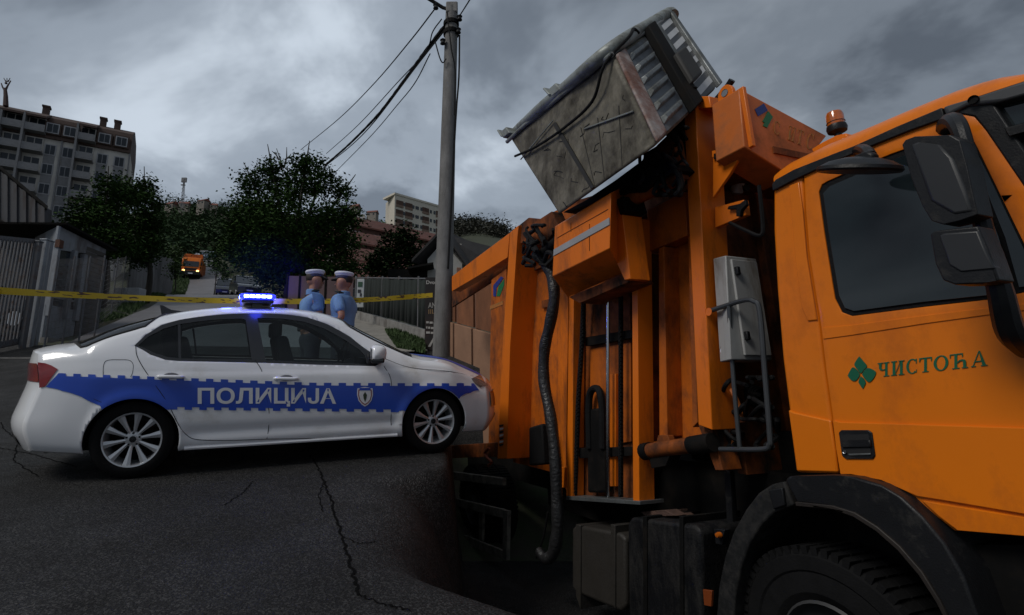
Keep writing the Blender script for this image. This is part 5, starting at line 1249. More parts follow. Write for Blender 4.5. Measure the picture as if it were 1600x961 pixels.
# beacon
be = T(1310, 212, .55); bm_ = M.Translation(be)
bs = MB().lathe([(.001, -.06), (.025, -.06), (.022, .015), (.055, .03), (.060, .055), (.056, .075), (.001, .075)], 24, bm_).build('beacon', M_blk, truck, smooth=True)
MB().lathe([(.05, .075), (.052, .15), (.045, .172), (.02, .182), (.001, .183)], 24, bm_).build('lens', mat('amber_lens', (.55, .13, .01), .12, var=.4, scale=30, coat=1), bs, smooth=True)
MB().lathe([(.051, .095), (.0545, .097), (.051, .10)], 24, bm_).build('lens_ring', M_blk, bs)
mb = MB(); P = [T(*p, .42) for p in ((1268, 233), (1285, 222), (1305, 212), (1322, 208), (1326, 214), (1300, 228), (1272, 242))]; mb.prism(P, (0, .4, 0)).build('beacon_mount', M_cab, truck, bevel=.01)
# mirrors
def mirror(name, pts, face, y, th):
    o = PN(name, pts, y, th, M_blk, truck, bevel=.035, bseg=4)
    PN('cover_panel', face, y - .006, .05, mat('mirror_cover', (.020, .021, .023), .42, var=.15, scale=4, bump=.03, bscale=200), o, bevel=.02, bseg=3); return o
mirror('main_mirror', [(1409, 226), (1414, 219), (1430, 213), (1486, 211), (1500, 219), (1512, 262), (1522, 310), (1528, 335), (1500, 345), (1474, 351), (1455, 345), (1441, 322), (1424, 280)], [(1421, 226), (1432, 221), (1470, 226), (1492, 250), (1508, 290), (1520, 331), (1490, 336), (1466, 322), (1452, 314)], -.42, .11)
mirror('wide_mirror', [(1453, 366), (1460, 361), (1480, 358), (1528, 353), (1545, 392), (1561, 438), (1530, 444), (1492, 445), (1473, 438), (1461, 412)], [(1466, 368), (1475, 364), (1528, 360), (1540, 390), (1554, 420), (1500, 425), (1482, 414)], -.42, .11)
tubeT('mirror_arm', [(1478, 200, -.02), (1484, 190, -.10), (1494, 192, -.22), (1506, 222, -.27), (1526, 310, -.27), (1548, 400, -.26), (1563, 455, -.26), (1578, 515, -.20), (1602, 540, -.08), (1620, 545, 0)], [.038, .040, .034, .03, .03, .032, .04, .046, .05, .05], M_blk, n=6)
c = T(1342, 262, -.30)
mt = M.Translation(c) @ M.Rotation(R(22), 4, 'Y') @ M.Rotation(R(4), 4, 'X')
km = MB().lathe([(.001, .052), (.07, .048), (.13, .03), (.172, .004), (.178, -.012), (.170, -.022), (.001, -.03)], 40, mt @ M.Diagonal((1, .95, 1, 1))).build('kerb_mirror', M_blk, truck, smooth=True)
tubeT('mirror_bracket', [(1360, 244, -.26), (1354, 236, -.18), (1345, 233, -.05), (1340, 236, 0)], .028, M_blk, km)
PN('bracket_plate', [(1326, 254), (1334, 243), (1356, 235), (1366, 240), (1362, 250), (1340, 260)], -.33, .05, M_blk, km, bevel=.012)
# ---- refuse body
wall_top = [(806, 372), (850, 338), (905, 312), (960, 296), (1068, 262), (1118, 236)]
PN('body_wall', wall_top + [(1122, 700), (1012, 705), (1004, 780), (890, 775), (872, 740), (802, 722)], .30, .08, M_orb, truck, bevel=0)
a0 = T(1120, 400, .30).x
zb, zt = T(1120, 735, .30).z, T(1118, 236, .30).z
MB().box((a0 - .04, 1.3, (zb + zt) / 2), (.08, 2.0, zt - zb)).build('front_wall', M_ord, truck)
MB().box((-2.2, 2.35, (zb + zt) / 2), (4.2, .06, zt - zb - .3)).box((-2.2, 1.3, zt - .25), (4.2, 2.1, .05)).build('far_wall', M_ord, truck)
for y in (.8, 1.5): MB().box((a0 + .03, y, (zb + zt) / 2), (.07, .09, zt - zb)).build('rib', M_ord, truck, bevel=.006)
# post A with gusset and top box
PN('main_post', [(1068, 166), (1086, 151), (1113, 672), (1091, 664)], .0, .25, M_or, truck, bevel=.006)
PN('post_cap', [(1086, 151), (1108, 150), (1111, 168), (1088, 170)], .03, .22, M_or, truck, bevel=.006)
PN('post_foot', [(1091, 664), (1113, 672), (1130, 735), (1118, 735)], .06, .18, M_ord, truck)
gp = PN('gusset', [(1114, 238), (1164, 226), (1158, 240), (1140, 272), (1114, 309)], .05, .025, M_or, truck, bevel=.003)
PN('flange', [(1112, 236), (1165, 223), (1165, 232), (1112, 246)], .02, .14, M_or, gp, bevel=.004)
for px, py in ((1115, 240), (1142, 232), (1152, 228)): PN('bolt', [(px, py), (px + 5, py - 1), (px + 5, py + 8), (px, py + 9)], .0, .03, M_chas, gp, bevel=.002)
f1, f2, f3, f4 = T(1155, 138, .02), None, None, T(1163, 229, .02)
xf = f1.x; f4 = TX(1163, 229, xf); f2 = TX(1292, 212, xf); f3 = TX(1240, 278, xf)
dxv = V((T(1112, 164, .02).x - xf, 0, 0)); up_l = T(1112, 164, .02).z - f1.z
hx = MB().hexa([f4 + dxv, f4, f3, f3 + dxv, f1 + dxv + V((0, 0, up_l)), f1, f2, f2 + dxv]); hopper = hx.build('top_box', mat('faded_orange_paint', (.62, .15, .018), .5, var=.25, scale=3, dirt=(.22, .07, .02), damt=.5, dscale=3), truck, bevel=.008)
MB().box((f1.x - .02, .035, (f1.z + f4.z) / 2), (.10, .03, f1.z - f4.z)).build('corner_strip', M_or, hopper, bevel=.004)
def onX(name, pts, x, m, par, th=.004): return MB().prism([TX(px, py, x) for px, py in pts], (th, 0, 0)).build(name, m, par)
onX('blue_mark', [(1179, 171), (1193, 162), (1199, 173), (1184, 182)], xf + .001, mat('mark_blue', (.015, .035, .22), .5, var=.2), hopper)
onX('green_mark', [(1200, 174), (1207, 183), (1198, 200), (1192, 197), (1194, 192), (1191, 190)], xf + .001, mat('mark_green', (.01, .16, .05), .5, var=.2), hopper)
fade = mat('worn_letter_paint', (.22, .13, .03), .7, var=.7, scale=30, col2=(.5, .14, .02))
def xquad(u, v): # faded lettering quad
    tl, tr, br, bl = (1209, 188), (1276, 212), (1271, 236), (1208, 208)
    a = (tl[0] + (tr[0] - tl[0]) * u, tl[1] + (tr[1] - tl[1]) * u); b = (bl[0] + (br[0] - bl[0]) * u, bl[1] + (br[1] - bl[1]) * u); return (b[0] + (a[0] - b[0]) * v, b[1] + (a[1] - b[1]) * v)
for ch, u0 in (('С', 0), ('И', .36), ('Т', .56), ('С', .80)):
    mb = MB()
    for pg in GLY[ch]: mb.prism([TX(*xquad(u0 + .16 * u, v), xf + .001) for u, v in pg], (.002, 0, 0))
    mb.build('faded_letter', fade, hopper)
# lifting lug
mb = MB(); c0 = T(1133, 148, .06); ring = [(c0.x + .065 * math.cos(t), c0.z + .075 * math.sin(t)) for t in [math.pi * k / 12 for k in range(13)]]
outer = [V((x, .06, z)) for x, z in ring] + [V((c0.x - .065, .06, c0.z - .09)), V((c0.x + .065, .06, c0.z - .09))]
lg = MB().prism(outer, (0, .03, 0)).build('lifting_lug', M_or, truck, bevel=.004)
MB().lathe([(.001, 0), (.028, 0), (.028, .003)], 20, M.Translation((c0.x, .058, c0.z + .015)) @ M.Rotation(R(90), 4, 'X')).build('hole', mat('sky_hole', (.2, .22, .25), .8), lg)
tubeT('pin', [(1118, 158, .2), (1135, 138, .2), (1144, 125, .2)], .026, M_blk, lg)
# work lamp, bracket, cabinet
lp = TX(1153, 293, a0 + .12)
wl = MB().lathe([(.001, -.05), (.035, -.05), (.052, -.01), (.05, .05), (.03, .07), (.001, .075)], 20, M.Translation(lp) @ M.Rotation(R(15), 4, 'Y')).build('work_lamp', mat('lamp_white', (.5, .5, .5), .3, var=.15), truck, smooth=True)
MB().lathe([(.040, .0), (.045, .03), (.001, .035)], 16, M.Translation(lp + V((.02, .03, 0))) @ M.Rotation(R(90), 4, 'Y')).build('bezel', M_blk, wl)
br = PN('lamp_bracket', [(1117, 324), (1162, 312), (1165, 336), (1117, 356)], .12, .05, M_or, truck, bevel=.004)
PN('catch', [(1138, 322), (1156, 318), (1164, 312), (1166, 320), (1158, 328), (1156, 338), (1150, 338), (1150, 326), (1136, 327)], .09, .03, M_blk2, br)
tubeT('pipe', [(1140, 348, .1), (1165, 360, .1), (1188, 368, .12), (1192, 350, .14), (1186, 290, .16)], .014, M_blk2, seg=6)
y_c = .06; a1 = T(1134, 399, y_c).x
s1, s2, s3, s4 = T(1114, 404, y_c), T(1134, 399, y_c), T(1142, 562, y_c), T(1125, 566, y_c)
s3 = TX(1142, 562, a1); g1, g2 = TX(1191, 418, a1), TX(1207, 563, a1); dv_ = V((s1.x - a1, 0, 0))
g1.z = min(g1.z, s2.z); cb = MB().hexa([s4, s3, V((a1, g2.y, s3.z)), V((s4.x, g2.y, s4.z)), s1, s2, V((a1, g2.y, s2.z)), V((s1.x, g2.y, s1.z))]).build('control_cabinet', M_cabinet, truck, bevel=.008)
MB().box((a1 + .012, (y_c + g2.y) / 2, (s2.z + s3.z) / 2), (.02, g2.y - y_c - .05, s2.z - s3.z - .06)).build('door', M_cabinet, cb, bevel=.006)
for f in (.16, .78): MB().box((a1 + .035, y_c + .05, s2.z + (s3.z - s2.z) * f), (.03, .03, .06)).build('latch', M_blk, cb, bevel=.006)
stc = T(1130.5, 548, y_c - .003)
def disc(c_, r, dy, m, nm, par): return MB().lathe([(.001, 0), (r, 0), (r, .002)], 28, M.Translation(c_ + V((0, dy, 0))) @ M.Rotation(R(90), 4, 'X')).build(nm, m, par)
disc(stc, .033, 0, mat('sticker_red', (.45, .02, .03), .4), 'sticker', cb); disc(stc, .025, -.002, M_let, 'sticker_field', cb)
MB().box(stc + V((0, -.005, 0)), (.012, .002, .035)).box(stc + V((.008, -.005, -.012)), (.022, .002, .010)).build('sticker_figure', M_seam, cb)
# handrail
hr = tubeT('handrail', [(1106, 487, .02), (1130, 479, .02), (1163, 469, .02), (1178, 471, .02), (1187, 486, .02), (1195, 580, .02), (1203, 680, .02), (1202, 695, .02), (1190, 702, .02), (1125, 702, .02)], .017, mat('handrail_grey', (.07, .075, .08), .4, .4, var=.2), n=5)
tubeT('upright', [(1139, 477, .02), (1146, 590, .02), (1156, 702, .02)], .015, mat('handrail_grey', (.07, .075, .08)), hr)
disc(T(1107, 487, .0), .03, 0, M_or, 'flange', hr)
# cylinder at the foot of the body
cy = tubeT('hydraulic_cylinder', [(1010, 705, .02), (1084, 695, .02)], .058, M_ord, seg=16, sp=False)
tubeT('cylinder_cap', [(1080, 696, .02), (1114, 691, .02)], .066, M_chas, cy, seg=16, sp=False)
tubeT('cylinder_cap', [(1006, 706, .02), (1016, 704, .02)], .068, M_chas, cy, seg=16, sp=False)
PN('cylinder_mount', [(1014, 716), (1046, 712), (1040, 728), (1018, 732)], .0, .12, M_chas, cy)
# side wall framing on the right
PN('upper_beam', [(1011, 328), (1070, 300), (1074, 368), (1012, 394)], .14, .16, M_orb, truck, bevel=.005)
for p in ([(1029, 388), (1037, 385), (1043, 682), (1030, 684)], [(1075, 370), (1082, 366), (1090, 660), (1082, 668)]): PN('rib', p, .14, .16, M_orb, truck, bevel=.005)
PN('rib', [(1012, 398), (1017, 396), (1022, 690), (1016, 690)], .2, .1, M_ord, truck)
PN('corner_plate', [(1028, 680), (1043, 680), (1052, 705), (1022, 708)], .10, .06, M_ord, truck)
# lift mast: edge posts, dark channel, chains, rod
PN('mast_post', [(987, 344), (995, 341), (999, 785), (989, 784)], .0, .16, M_or, truck, bevel=.004)
PN('mast_post', [(889, 462), (896, 460), (894, 777), (885, 776)], .0, .14, M_or, truck, bevel=.004)
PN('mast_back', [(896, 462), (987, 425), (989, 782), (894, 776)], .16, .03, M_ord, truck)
PN('mast_panel', [(922, 545), (985, 535), (986, 690), (922, 700)], .135, .02, M_orb, truck, bevel=.003)
PN('mast_panel', [(953, 585), (962, 584), (962, 760), (953, 760)], .10, .03, M_or, truck, bevel=.003)
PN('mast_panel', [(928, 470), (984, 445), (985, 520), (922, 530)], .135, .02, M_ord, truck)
PN('cross_plate', [(915, 527), (987, 515), (987, 528), (915, 541)], .09, .06, M_chas, truck, bevel=.004)
PN('cross_plate', [(905, 700), (988, 698), (988, 712), (905, 716)], .07, .08, M_chas, truck, bevel=.004)
PN('sill_plate', [(884, 775), (1000, 783), (1000, 789), (884, 781)], -.02, .25, M_grey, truck, bevel=.003)
tubeT('lift_rod', [(950, 452, .03), (949.5, 776, .03)], .017, M_chrome, seg=12, sp=False)
def chain(pts, wd):
    P = spline([T(*p) for p in pts], 26); mb = MB()
    for i, p in enumerate(P): mb.box(p, (wd, .03, .028) if i % 2 else (wd * .55, .045, .03))
    return mb.build('chain', M_blk2, truck, bevel=.004)
chain([(912, 462, .04), (909, 540, .04), (904, 620, .04), (901, 700, .04), (898, 774, .04)], .05)
chain([(970, 450, .05), (970, 540, .05), (970, 620, .05), (970, 700, .05), (970, 774, .05)], .035)
tubeT('hose_loop', [(921, 700, .06), (920, 640, .06), (922, 615, .06), (929, 607, .06), (937, 612, .06), (941, 640, .06), (942, 700, .06)], .035, M_blk2)
PN('hose_guide', [(917, 640), (944, 636), (946, 770), (918, 770)], .06, .08, M_chas, truck, bevel=.02)
PN('body_seam', [(846, 470), (888, 460), (888, 470), (846, 482)], .26, .05, M_ord, truck)
PN('body_rib', [(872, 460), (888, 455), (884, 740), (872, 738)], .2, .1, M_or, truck, bevel=.004)
PN('black_guard', [(826, 668), (846, 662), (850, 726), (826, 728)], -.06, .1, M_blk2, truck, bevel=.02)
PN('bracket', [(872, 730), (882, 730), (880, 762), (870, 762)], .0, .1, M_or, truck)
# lifter box
q = [T(863, 432, -.5), T(953, 388, -.5), T(974, 427, -.16), T(887, 465, -.16), T(867, 354, -.5), T(955, 301, -.5), T(972, 292, -.16), T(884, 345, -.16)]
lb = MB().hexa(q).build('lifter_box', M_or, truck, bevel=.008)
on_face('reflective_stripe', [(865.5, 390), (952.5, 340), (952.8, 351), (865, 400)], -.503, mat('reflective_grey', (.34, .34, .34), .45, var=.15), lb)
for a_, b_ in (((870, 372), (950, 327)), ((892, 348), (892, 362)), ((921, 350), (921, 392))): MB().tube([T(*a_, -.502), T(*b_, -.502)], .003, 4).build('weld_line', M_ord, lb)
PN('under_bracket', [(888, 464), (975, 428), (984, 440), (960, 450), (905, 474)], -.25, .25, M_ord, lb, bevel=.006)
PN('side_plate', [(956, 302), (970, 318), (985, 436), (976, 438), (954, 390)], -.30, .2, M_or, lb, bevel=.006)
# lifting arms, rams, hoses
ar = tubeT('lift_arm', [(962, 324, -.22), (1062, 276, -.12)], .062, M_ord, seg=16, sp=False)
PN('collar', [(962, 312), (972, 306), (978, 328), (968, 336)], -.32, .22, M_chas, ar, bevel=.01)
PN('arm_frame', [(878, 332), (915, 312), (960, 282), (1022, 236), (1046, 262), (1004, 300), (958, 304), (905, 326)], -.25, .30, M_chas, truck, bevel=.01)
tubeT('lift_ram', [(1050, 188, .0), (1074, 158, .0)], .040, M_or, seg=14, sp=False)
tubeT('ram_rod', [(1072, 160, .0), (1086, 135, .0)], .022, M_chas, seg=10, sp=False)
PN('arm_plate', [(1025, 228), (1044, 210), (1052, 218), (1062, 278), (1046, 284), (1036, 256)], -.12, .10, M_ord, truck, bevel=.006)
PN('arm_plate', [(1005, 240), (1030, 225), (1046, 262), (1020, 300), (1000, 296)], -.05, .10, M_chas, truck, bevel=.01)
PN('arm_plate', [(1040, 195), (1066, 172), (1072, 262), (1052, 270)], .02, .12, M_chas, truck, bevel=.01)
PN('arm_plate', [(828, 352), (862, 330), (872, 352), (852, 382), (830, 384)], -.12, .14, M_ord, truck, bevel=.01)
tubeT('arm_shaft', [(852, 392, -.2), (872, 376, -.2)], .055, M_chas, seg=14, sp=False)
rs = random.Random(11)
def hoses(x0, y0, x1, y1, n, yy, r=.014):
    for k in range(n):
        a = (rs.uniform(x0, x1), rs.uniform(y0, y1)); pts = [(a[0], a[1], yy - rs.random() * .15)]
        for j in range(4): pts.append((min(x1, max(x0, pts[-1][0] + rs.uniform(-22, 22))), min(y1, max(y0, pts[-1][1] + rs.uniform(-22, 22))), yy - rs.random() * .2))
        tubeT('hydraulic_hose', pts, r * rs.uniform(.7, 1.3), M_blk2, seg=7)
hoses(1000, 230, 1062, 305, 12, -.15, .015); hoses(818, 352, 866, 415, 12, -.12, .02); hoses(1035, 195, 1075, 260, 5, -.05, .013)
hoses(1128, 590, 1206, 655, 9, .25, .014); hoses(1120, 655, 1215, 700, 7, .3, .016)
tubeT('hydraulic_hose', [(1032, 262, -.25), (1040, 292, -.25), (1055, 304, -.25), (1066, 290, -.25), (1062, 270, -.2)], .016, M_blk2, seg=7)
for k in range(8): # coiled air line behind the cab
    c_ = T(1188 - k * 4, 622 - k * 1.5, .45); pts = [c_ + V((.03 * math.sin(t) * .4, .07 * math.cos(t), .07 * math.sin(t))) for t in [k_ * math.pi / 8 for k_ in range(17)]]
    MB().tube(pts, .010, 6).build('air_line', M_blk2, truck, smooth=True)
lw = tubeT('air_line', [(1146, 700, .2), (1136, 650, .2), (1140, 610, .2), (1152, 628, .2), (1160, 660, .2)], .018, mat('orange_line', (.45, .12, .02), .5), seg=7)
# thick corrugated hose
P = spline([T(*p) for p in ((838, 398, -.14), (851, 410, -.16), (862, 432, -.16), (866, 465, -.16), (859, 508, -.16), (851, 545, -.16), (850, 595, -.16), (860, 650, -.16), (867, 710, -.16), (870, 780, -.16), (871, 828, -.16), (864, 864, -.16), (852, 873, -.16), (843, 862, -.14))], 24)
MB().tube(P, [(.060 - .014 * max(0, (i - len(P) * .8) / len(P) * 5)) * (1 + .03 * (-1) ** i + .05 * math.sin(i * .23)) for i in range(len(P))], 14).build('armoured_hose', mat('hose_wrap', (.022, .022, .023), .38, var=.4, scale=14, bump=.7, bscale=30), truck, smooth=True)
tubeT('cable', [(856, 800, -.1), (850, 835, -.1), (842, 862, -.1), (838, 872, -.1)], .01, M_blk2, seg=6)
# tail
PN('tail_column', [(797, 363), (810, 352), (808, 372), (797, 540), (792, 717), (777, 717), (785, 540)], -.03, .50, M_or, truck, bevel=.006)
PN('column_cap', [(806, 356), (826, 340), (846, 342), (850, 380), (808, 380)], .02, .30, M_ord, truck, bevel=.008)
PN('tail_beam', [(796, 364), (745, 402), (706, 432), (706, 455), (745, 432), (793, 402)], .0, .16, M_or, truck, bevel=.005)
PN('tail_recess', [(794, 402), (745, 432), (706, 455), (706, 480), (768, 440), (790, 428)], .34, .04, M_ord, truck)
tp_ = PN('tail_panel', [(768, 437), (791, 420), (787, 714), (763, 714)], .10, .10, M_orb, truck, bevel=.004)
on_face('blue_mark', [(771, 446), (783, 432), (787, 434), (776, 450), (775, 463), (771, 463)], .098, mat('mark_blue', (.015, .05, .2)), tp_); on_face('green_mark', [(779, 448), (788, 436), (788, 445), (781, 463), (776, 463)], .098, mat('mark_green', (.01, .16, .05)), tp_)
on_face('worn_writing', [(766, 478), (786, 470), (786, 476), (766, 484)], .098, fade, tp_)
tf = PN('tail_floor', [(704, 696), (778, 691), (778, 713), (704, 716)], .05, .2, M_ord, truck, bevel=.01)
hk = tubeT('tow_hook', [(764, 700, 0), (758, 708, 0), (762, 716, 0), (768, 722, 0), (763, 728, 0)], .02, mat('red_hook', (.30, .06, .02), .6, var=.4, scale=20), tf, seg=8)
for i in range(7): on_face('warning_mark', [(780 + (i % 2), 664 + i * 5), (787, 663 + i * 5), (786, 666 + i * 5), (781, 667.5 + i * 5)], -.032, (M_seam, M_let)[i % 2], tf)
# side guard
M_gd = mat('guard_steel', (.24, .225, .185), .7, .1, var=.35, scale=5, dirt=(.04, .036, .03), damt=.5, dscale=6)
sg_ = PN('side_guard', [(687, 773), (787, 796), (786, 810), (686, 784)], -.06, .04, M_gd, truck, bevel=.006)
PN('lower_rail', [(683, 819), (787, 861), (787, 874), (682, 832)], -.055, .04, M_gd, sg_, bevel=.006)
PN('post', [(786, 797), (793, 798), (791, 876), (785, 874)], -.07, .05, M_gd, sg_, bevel=.006)
PN('post', [(683, 775), (688, 777), (688, 832), (682, 830)], -.05, .05, M_gd, sg_, bevel=.006)
PN('post', [(702, 788), (706, 789), (706, 828), (702, 826)], -.02, .04, M_gd, sg_, bevel=.006)
PN('post', [(748, 800), (754, 801), (753, 846), (748, 844)], -.02, .04, M_gd, sg_, bevel=.006)
PN('upper_rail', [(668, 733), (692, 735), (785, 747), (785, 759), (692, 748), (668, 742)], -.03, .06, M_gd, sg_, bevel=.006)
PN('back_plate', [(690, 775), (783, 798), (783, 850), (690, 820)], .15, .03, M_chas, sg_)
# tanks
ft = PN('fuel_tank', [(893, 826), (900, 820), (968, 833), (977, 841), (978, 948), (970, 956), (901, 927), (893, 915)], -.02, .62, M_tank, truck, bevel=.03, bseg=4)
for x in (903, 957): PN('strap', [(x - 3, 819), (x + 4, 821), (x + 4, 952), (x - 3, 932)], -.035, .60, M_tank, ft, bevel=.004)
bt_ = PN('black_tank', [(980, 818), (986, 808), (1086, 820), (1095, 830), (1098, 1030), (982, 985)], -.05, .66, mat('black_tank_plastic', (.008, .0085, .010), .42, spec=.3, var=.3, scale=4, dirt=(.018, .017, .016), damt=.5, dscale=9, streak=3, bump=.25, bscale=60), truck, bevel=.055, bseg=5)
for x in (1007, 1064): PN('strap', [(x - 3, 806), (x + 3, 807), (x + 4, 1000), (x - 2, 990)], -.062, .60, M_chas, bt_, bevel=.004)
for k, p in enumerate(([(1000, 800), (1040, 797), (1056, 806), (1010, 808)], [(1030, 806), (1062, 802), (1076, 812), (1040, 814)], [(1048, 798), (1058, 796), (1060, 806), (1050, 808)])): PN('tank_debris', p, .1 + .1 * k, .12, mat('reddish_junk', (.10, .055, .04), .8, var=.5, scale=12, bump=.5), bt_, bevel=.006)
mk = T(1122, 836, -.03); MB().lathe([(.001, .016), (.014, .014), (.019, 0), (.019, -.02)], 14, M.Translation(mk) @ M.Rotation(R(90), 4, 'X')).build('marker_lamp', mat('amber_lens', (.55, .13, .01)), truck, smooth=True)
PN('marker_bracket', [(1115, 826), (1132, 828), (1128, 852), (1118, 850)], .0, .06, M_blk, truck)
PN('side_reflector', [(1098, 921), (1112, 923), (1111, 948), (1100, 946)], -.06, .02, mat('reflector_orange', (.22, .05, .012), .4), truck, bevel=.003)
PN('down_pipe', [(1131, 735), (1140, 735), (1146, 830), (1136, 830)], .3, .05, M_blk, truck, bevel=.015)
# ================================================================== CONTAINER HELD UP BY THE TRUCK
def W(px, py, y): return TM @ T(px, py, y)
A1, A2, A3, A4 = W(797, 219, -.62), W(959, 86, -.62), W(1025, 228, -.62), W(872, 337, -.62)
B2, B3 = W(1046, 24, .45), W(1122, 136, .45)
dB = B2 - A2; B1 = A1 + dB; B4 = A4 + (B3 - A3)
org = (A3 + A4) / 2; cont = empty('waste_container'); cont.location = org
tag(cont, 'dented grey steel waste container tipped upside down on the lifting arms of the orange truck', 'waste container')
Lp = lambda p: p - org
A1, A2, A3, A4, B1, B2, B3, B4 = map(Lp, (A1, A2, A3, A4, B1, B2, B3, B4))
bd = MB().hexa([A1, A2, A3, A4, B1, B2, B3, B4]).build('bottom_panel', M_bin, cont, bevel=.035, bseg=3)
def FA_(u, v, o=0):   # big face: u along rim, v down
    p = A1.lerp(A2, u).lerp(A4.lerp(A3, u), v); n = (A2 - A1).cross(A4 - A1).normalized(); n = n if n.dot(-org) > 0 else -n; return p + n * o
def FB_(u, v, o=0):
    p = A2.lerp(B2, u).lerp(A3.lerp(B3, u), v); n = (B2 - A2).cross(A3 - A2).normalized(); n = n if n.dot(-org) > 0 else -n; return p + n * o
def strip(f, u0, v0, u1, v1, o0, th): 
    a = [f(u0, v0, o0), f(u1, v0, o0), f(u1, v1, o0), f(u0, v1, o0)]; b = [f(u0, v0, o0 + th), f(u1, v0, o0 + th), f(u1, v1, o0 + th), f(u0, v1, o0 + th)]; return a + b
M_pipe = mat('rim_steel', (.27, .29, .275), .5, .3, var=.2, scale=9, dirt=(.08, .075, .06), damt=.4, dscale=6)
P = spline([FA_(-.03, .0, .01), FA_(.2, -.015, .015), FA_(.5, -.015, .015), FA_(.8, -.01, .015), FA_(1.0, .0, .02)], 5); rim = MB().tube(P, .022, 10).build('edge_rim', M_pipe, cont, smooth=True)
MB().tube([FA_(1, 0, .02), FB_(.5, 0, .01), FB_(1, 0, .01)], .016, 8).build('edge_rod', mat('pale_rod', (.4, .41, .4), .4, .5), cont, smooth=True)
# rolled lid behind the rim
upv = (A1 - A4).normalized()
P = spline([A1.lerp(B1, .1) + upv * .05, A1.lerp(A2, .3) + upv * .075, A1.lerp(A2, .62) + upv * .085, A2 + upv * .09, A2.lerp(B2, .5) + upv * .075, B2 + upv * .03, B2 - upv * .04 + (B2 - A2) * .02], 6)
MB().tube(P, [.060 + .002 * math.sin(i * .9) for i in range(len(P))], 14).build('lid_roll', M_pipe, cont, smooth=True)
cr_ = [A1.lerp(B1, .1), A1.lerp(A2, .5) + upv * .02, A2, A2.lerp(B2, .6), B2]
for u_, nm in ((.03, 0), (.60, 1)):
    c_ = A1.lerp(A2, u_) + upv * .10; ax = (A2 - A1).normalized(); nn = ax.cross(upv).normalized()
    fr = M(((ax.x, nn.x, upv.x, c_.x), (ax.y, nn.y, upv.y, c_.y), (ax.z, nn.z, upv.z, c_.z), (0, 0, 0, 1)))
    br_ = MB().box((0, 0, .02), (.16, .12, .14), fr).box((-.07, 0, .06), (.03, .16, .16), fr).build('hinge_bracket', M_pipe, cont, bevel=.02, bseg=3)
    MB().box((-.088, -.02, .05), (.012, .07, .06), fr).build('slot', M_seam, br_, bevel=.01)
MB().tube([A2.lerp(B2, .35) + upv * .10, A2.lerp(B2, .75) + upv * .12], .03, 8).build('lid_handle', M_pipe, cont, smooth=True)
# details of the big face
M_drk = mat('dark_strap', (.018, .017, .015), .7)
MB().hexa(strip(FA_, .425, .34, .455, .985, .002, .012)).build('dark_channel', M_drk, cont)
MB().hexa(strip(FA_, .425, .20, .455, .315, .002, .012)).build('dark_channel', M_drk, cont)
MB().tube(spline([FA_(-.02, .24, .04), FA_(.2, .30, .03), FA_(.5, .33, .03), FA_(.78, .30, .04), FA_(.96, .08, .06)] + [FB_(.12, -.02, .10), FB_(.25, -.08, .08), FB_(.34, -.02, .05)], 7), .013, 8).build('pull_cable', M_blk2, cont, smooth=True)
MB().tube([FA_(0.0, .30, .02), FA_(.45, .17, .02)], .007, 6).build('wire', M_pipe, cont); MB().tube([FA_(.62, .46, .01), FA_(.97, .62, .01)], .007, 6).build('wire', M_pipe, cont)
for u0, u1 in ((.60, .56), (.74, .66), (.90, .83)): MB().tube([FA_(u0, .30 + u0 * .2, .004), FA_(u1 - .1, .97, .0)], .0035, 5).build('dent_crease', M_drk, cont)
rs = random.Random(4); mb = MB()
for k in range(16):
    u, v = rs.uniform(.08, .95), rs.uniform(.35, .97); p = [FA_(u, v, .002)]
    for j in range(3): u += rs.uniform(-.05, .05); v += rs.uniform(-.05, .05); p.append(FA_(min(.98, max(.02, u)), min(.98, max(.02, v)), .002))
    mb.tube(p, rs.uniform(.002, .005), 4)
mb.build('scratches', M_drk, cont)
# right hand face: corner band, four ribs, dark opening, striped reflective panel
cb_ = MB().hexa(strip(FB_, .0, .02, .13, .98, .002, .03)).build('corner_band', mat('rusty_white_paint', (.30, .28, .27), .6, var=.5, scale=7, col2=(.16, .06, .035), dirt=(.10, .035, .02), damt=.55, dscale=6), cont, bevel=.014)
MB().hexa(strip(FB_, .14, .05, .47, .97, .002, .006)).build('side_panel', mat('side_panel_grey', (.13, .14, .155), .5, .3, var=.25, scale=5, dirt=(.07, .065, .06), damt=.4), cont)
for k in range(6):
    v0 = .10 + k * .145; pr = strip(FB_, .15, v0, .44, v0 + .085, .008, .028)
    pr[4] = FB_(.17, v0 + .02, .045); pr[5] = FB_(.42, v0 + .02, .045); pr[6] = FB_(.40, v0 + .06, .045); pr[7] = FB_(.19, v0 + .06, .045)
    MB().hexa(pr).build('rib', M_grey, cont, bevel=.006)
MB().hexa(strip(FB_, .47, -.02, .60, 1.0, .004, .075)).build('lifting_strut', M_chas, cont, bevel=.01)
MB().hexa(strip(FB_, .56, .02, .68, .46, .01, .05)).build('strut_plate', M_grey, cont, bevel=.01)
MB().hexa(strip(FB_, .54, .45, .72, .80, .03, .09)).build('catch_block', M_drk, cont, bevel=.02)
sp_ = MB().hexa(strip(FB_, .68, .02, .97, .98, .002, .01)).build('striped_panel', mat('panel_dark', (.03, .033, .04), .4, var=.2), cont)
rf_ = mat('reflective_white', (.50, .51, .52), .4, var=.15, scale=5)
for k in range(7):
    v0 = .06 + k * .135; o_ = .014; MB().prism([FB_(.69, v0, o_), FB_(.95, v0 - .02, o_), FB_(.95, v0 + .05, o_), FB_(.69, v0 + .07, o_)], FB_(.5, .5, .003) - FB_(.5, .5, 0)).build('stripe', rf_, sp_)
MB().hexa(strip(FB_, .96, .0, 1.01, 1.0, .0, .05)).build('edge_channel', M_grey, cont, bevel=.01)
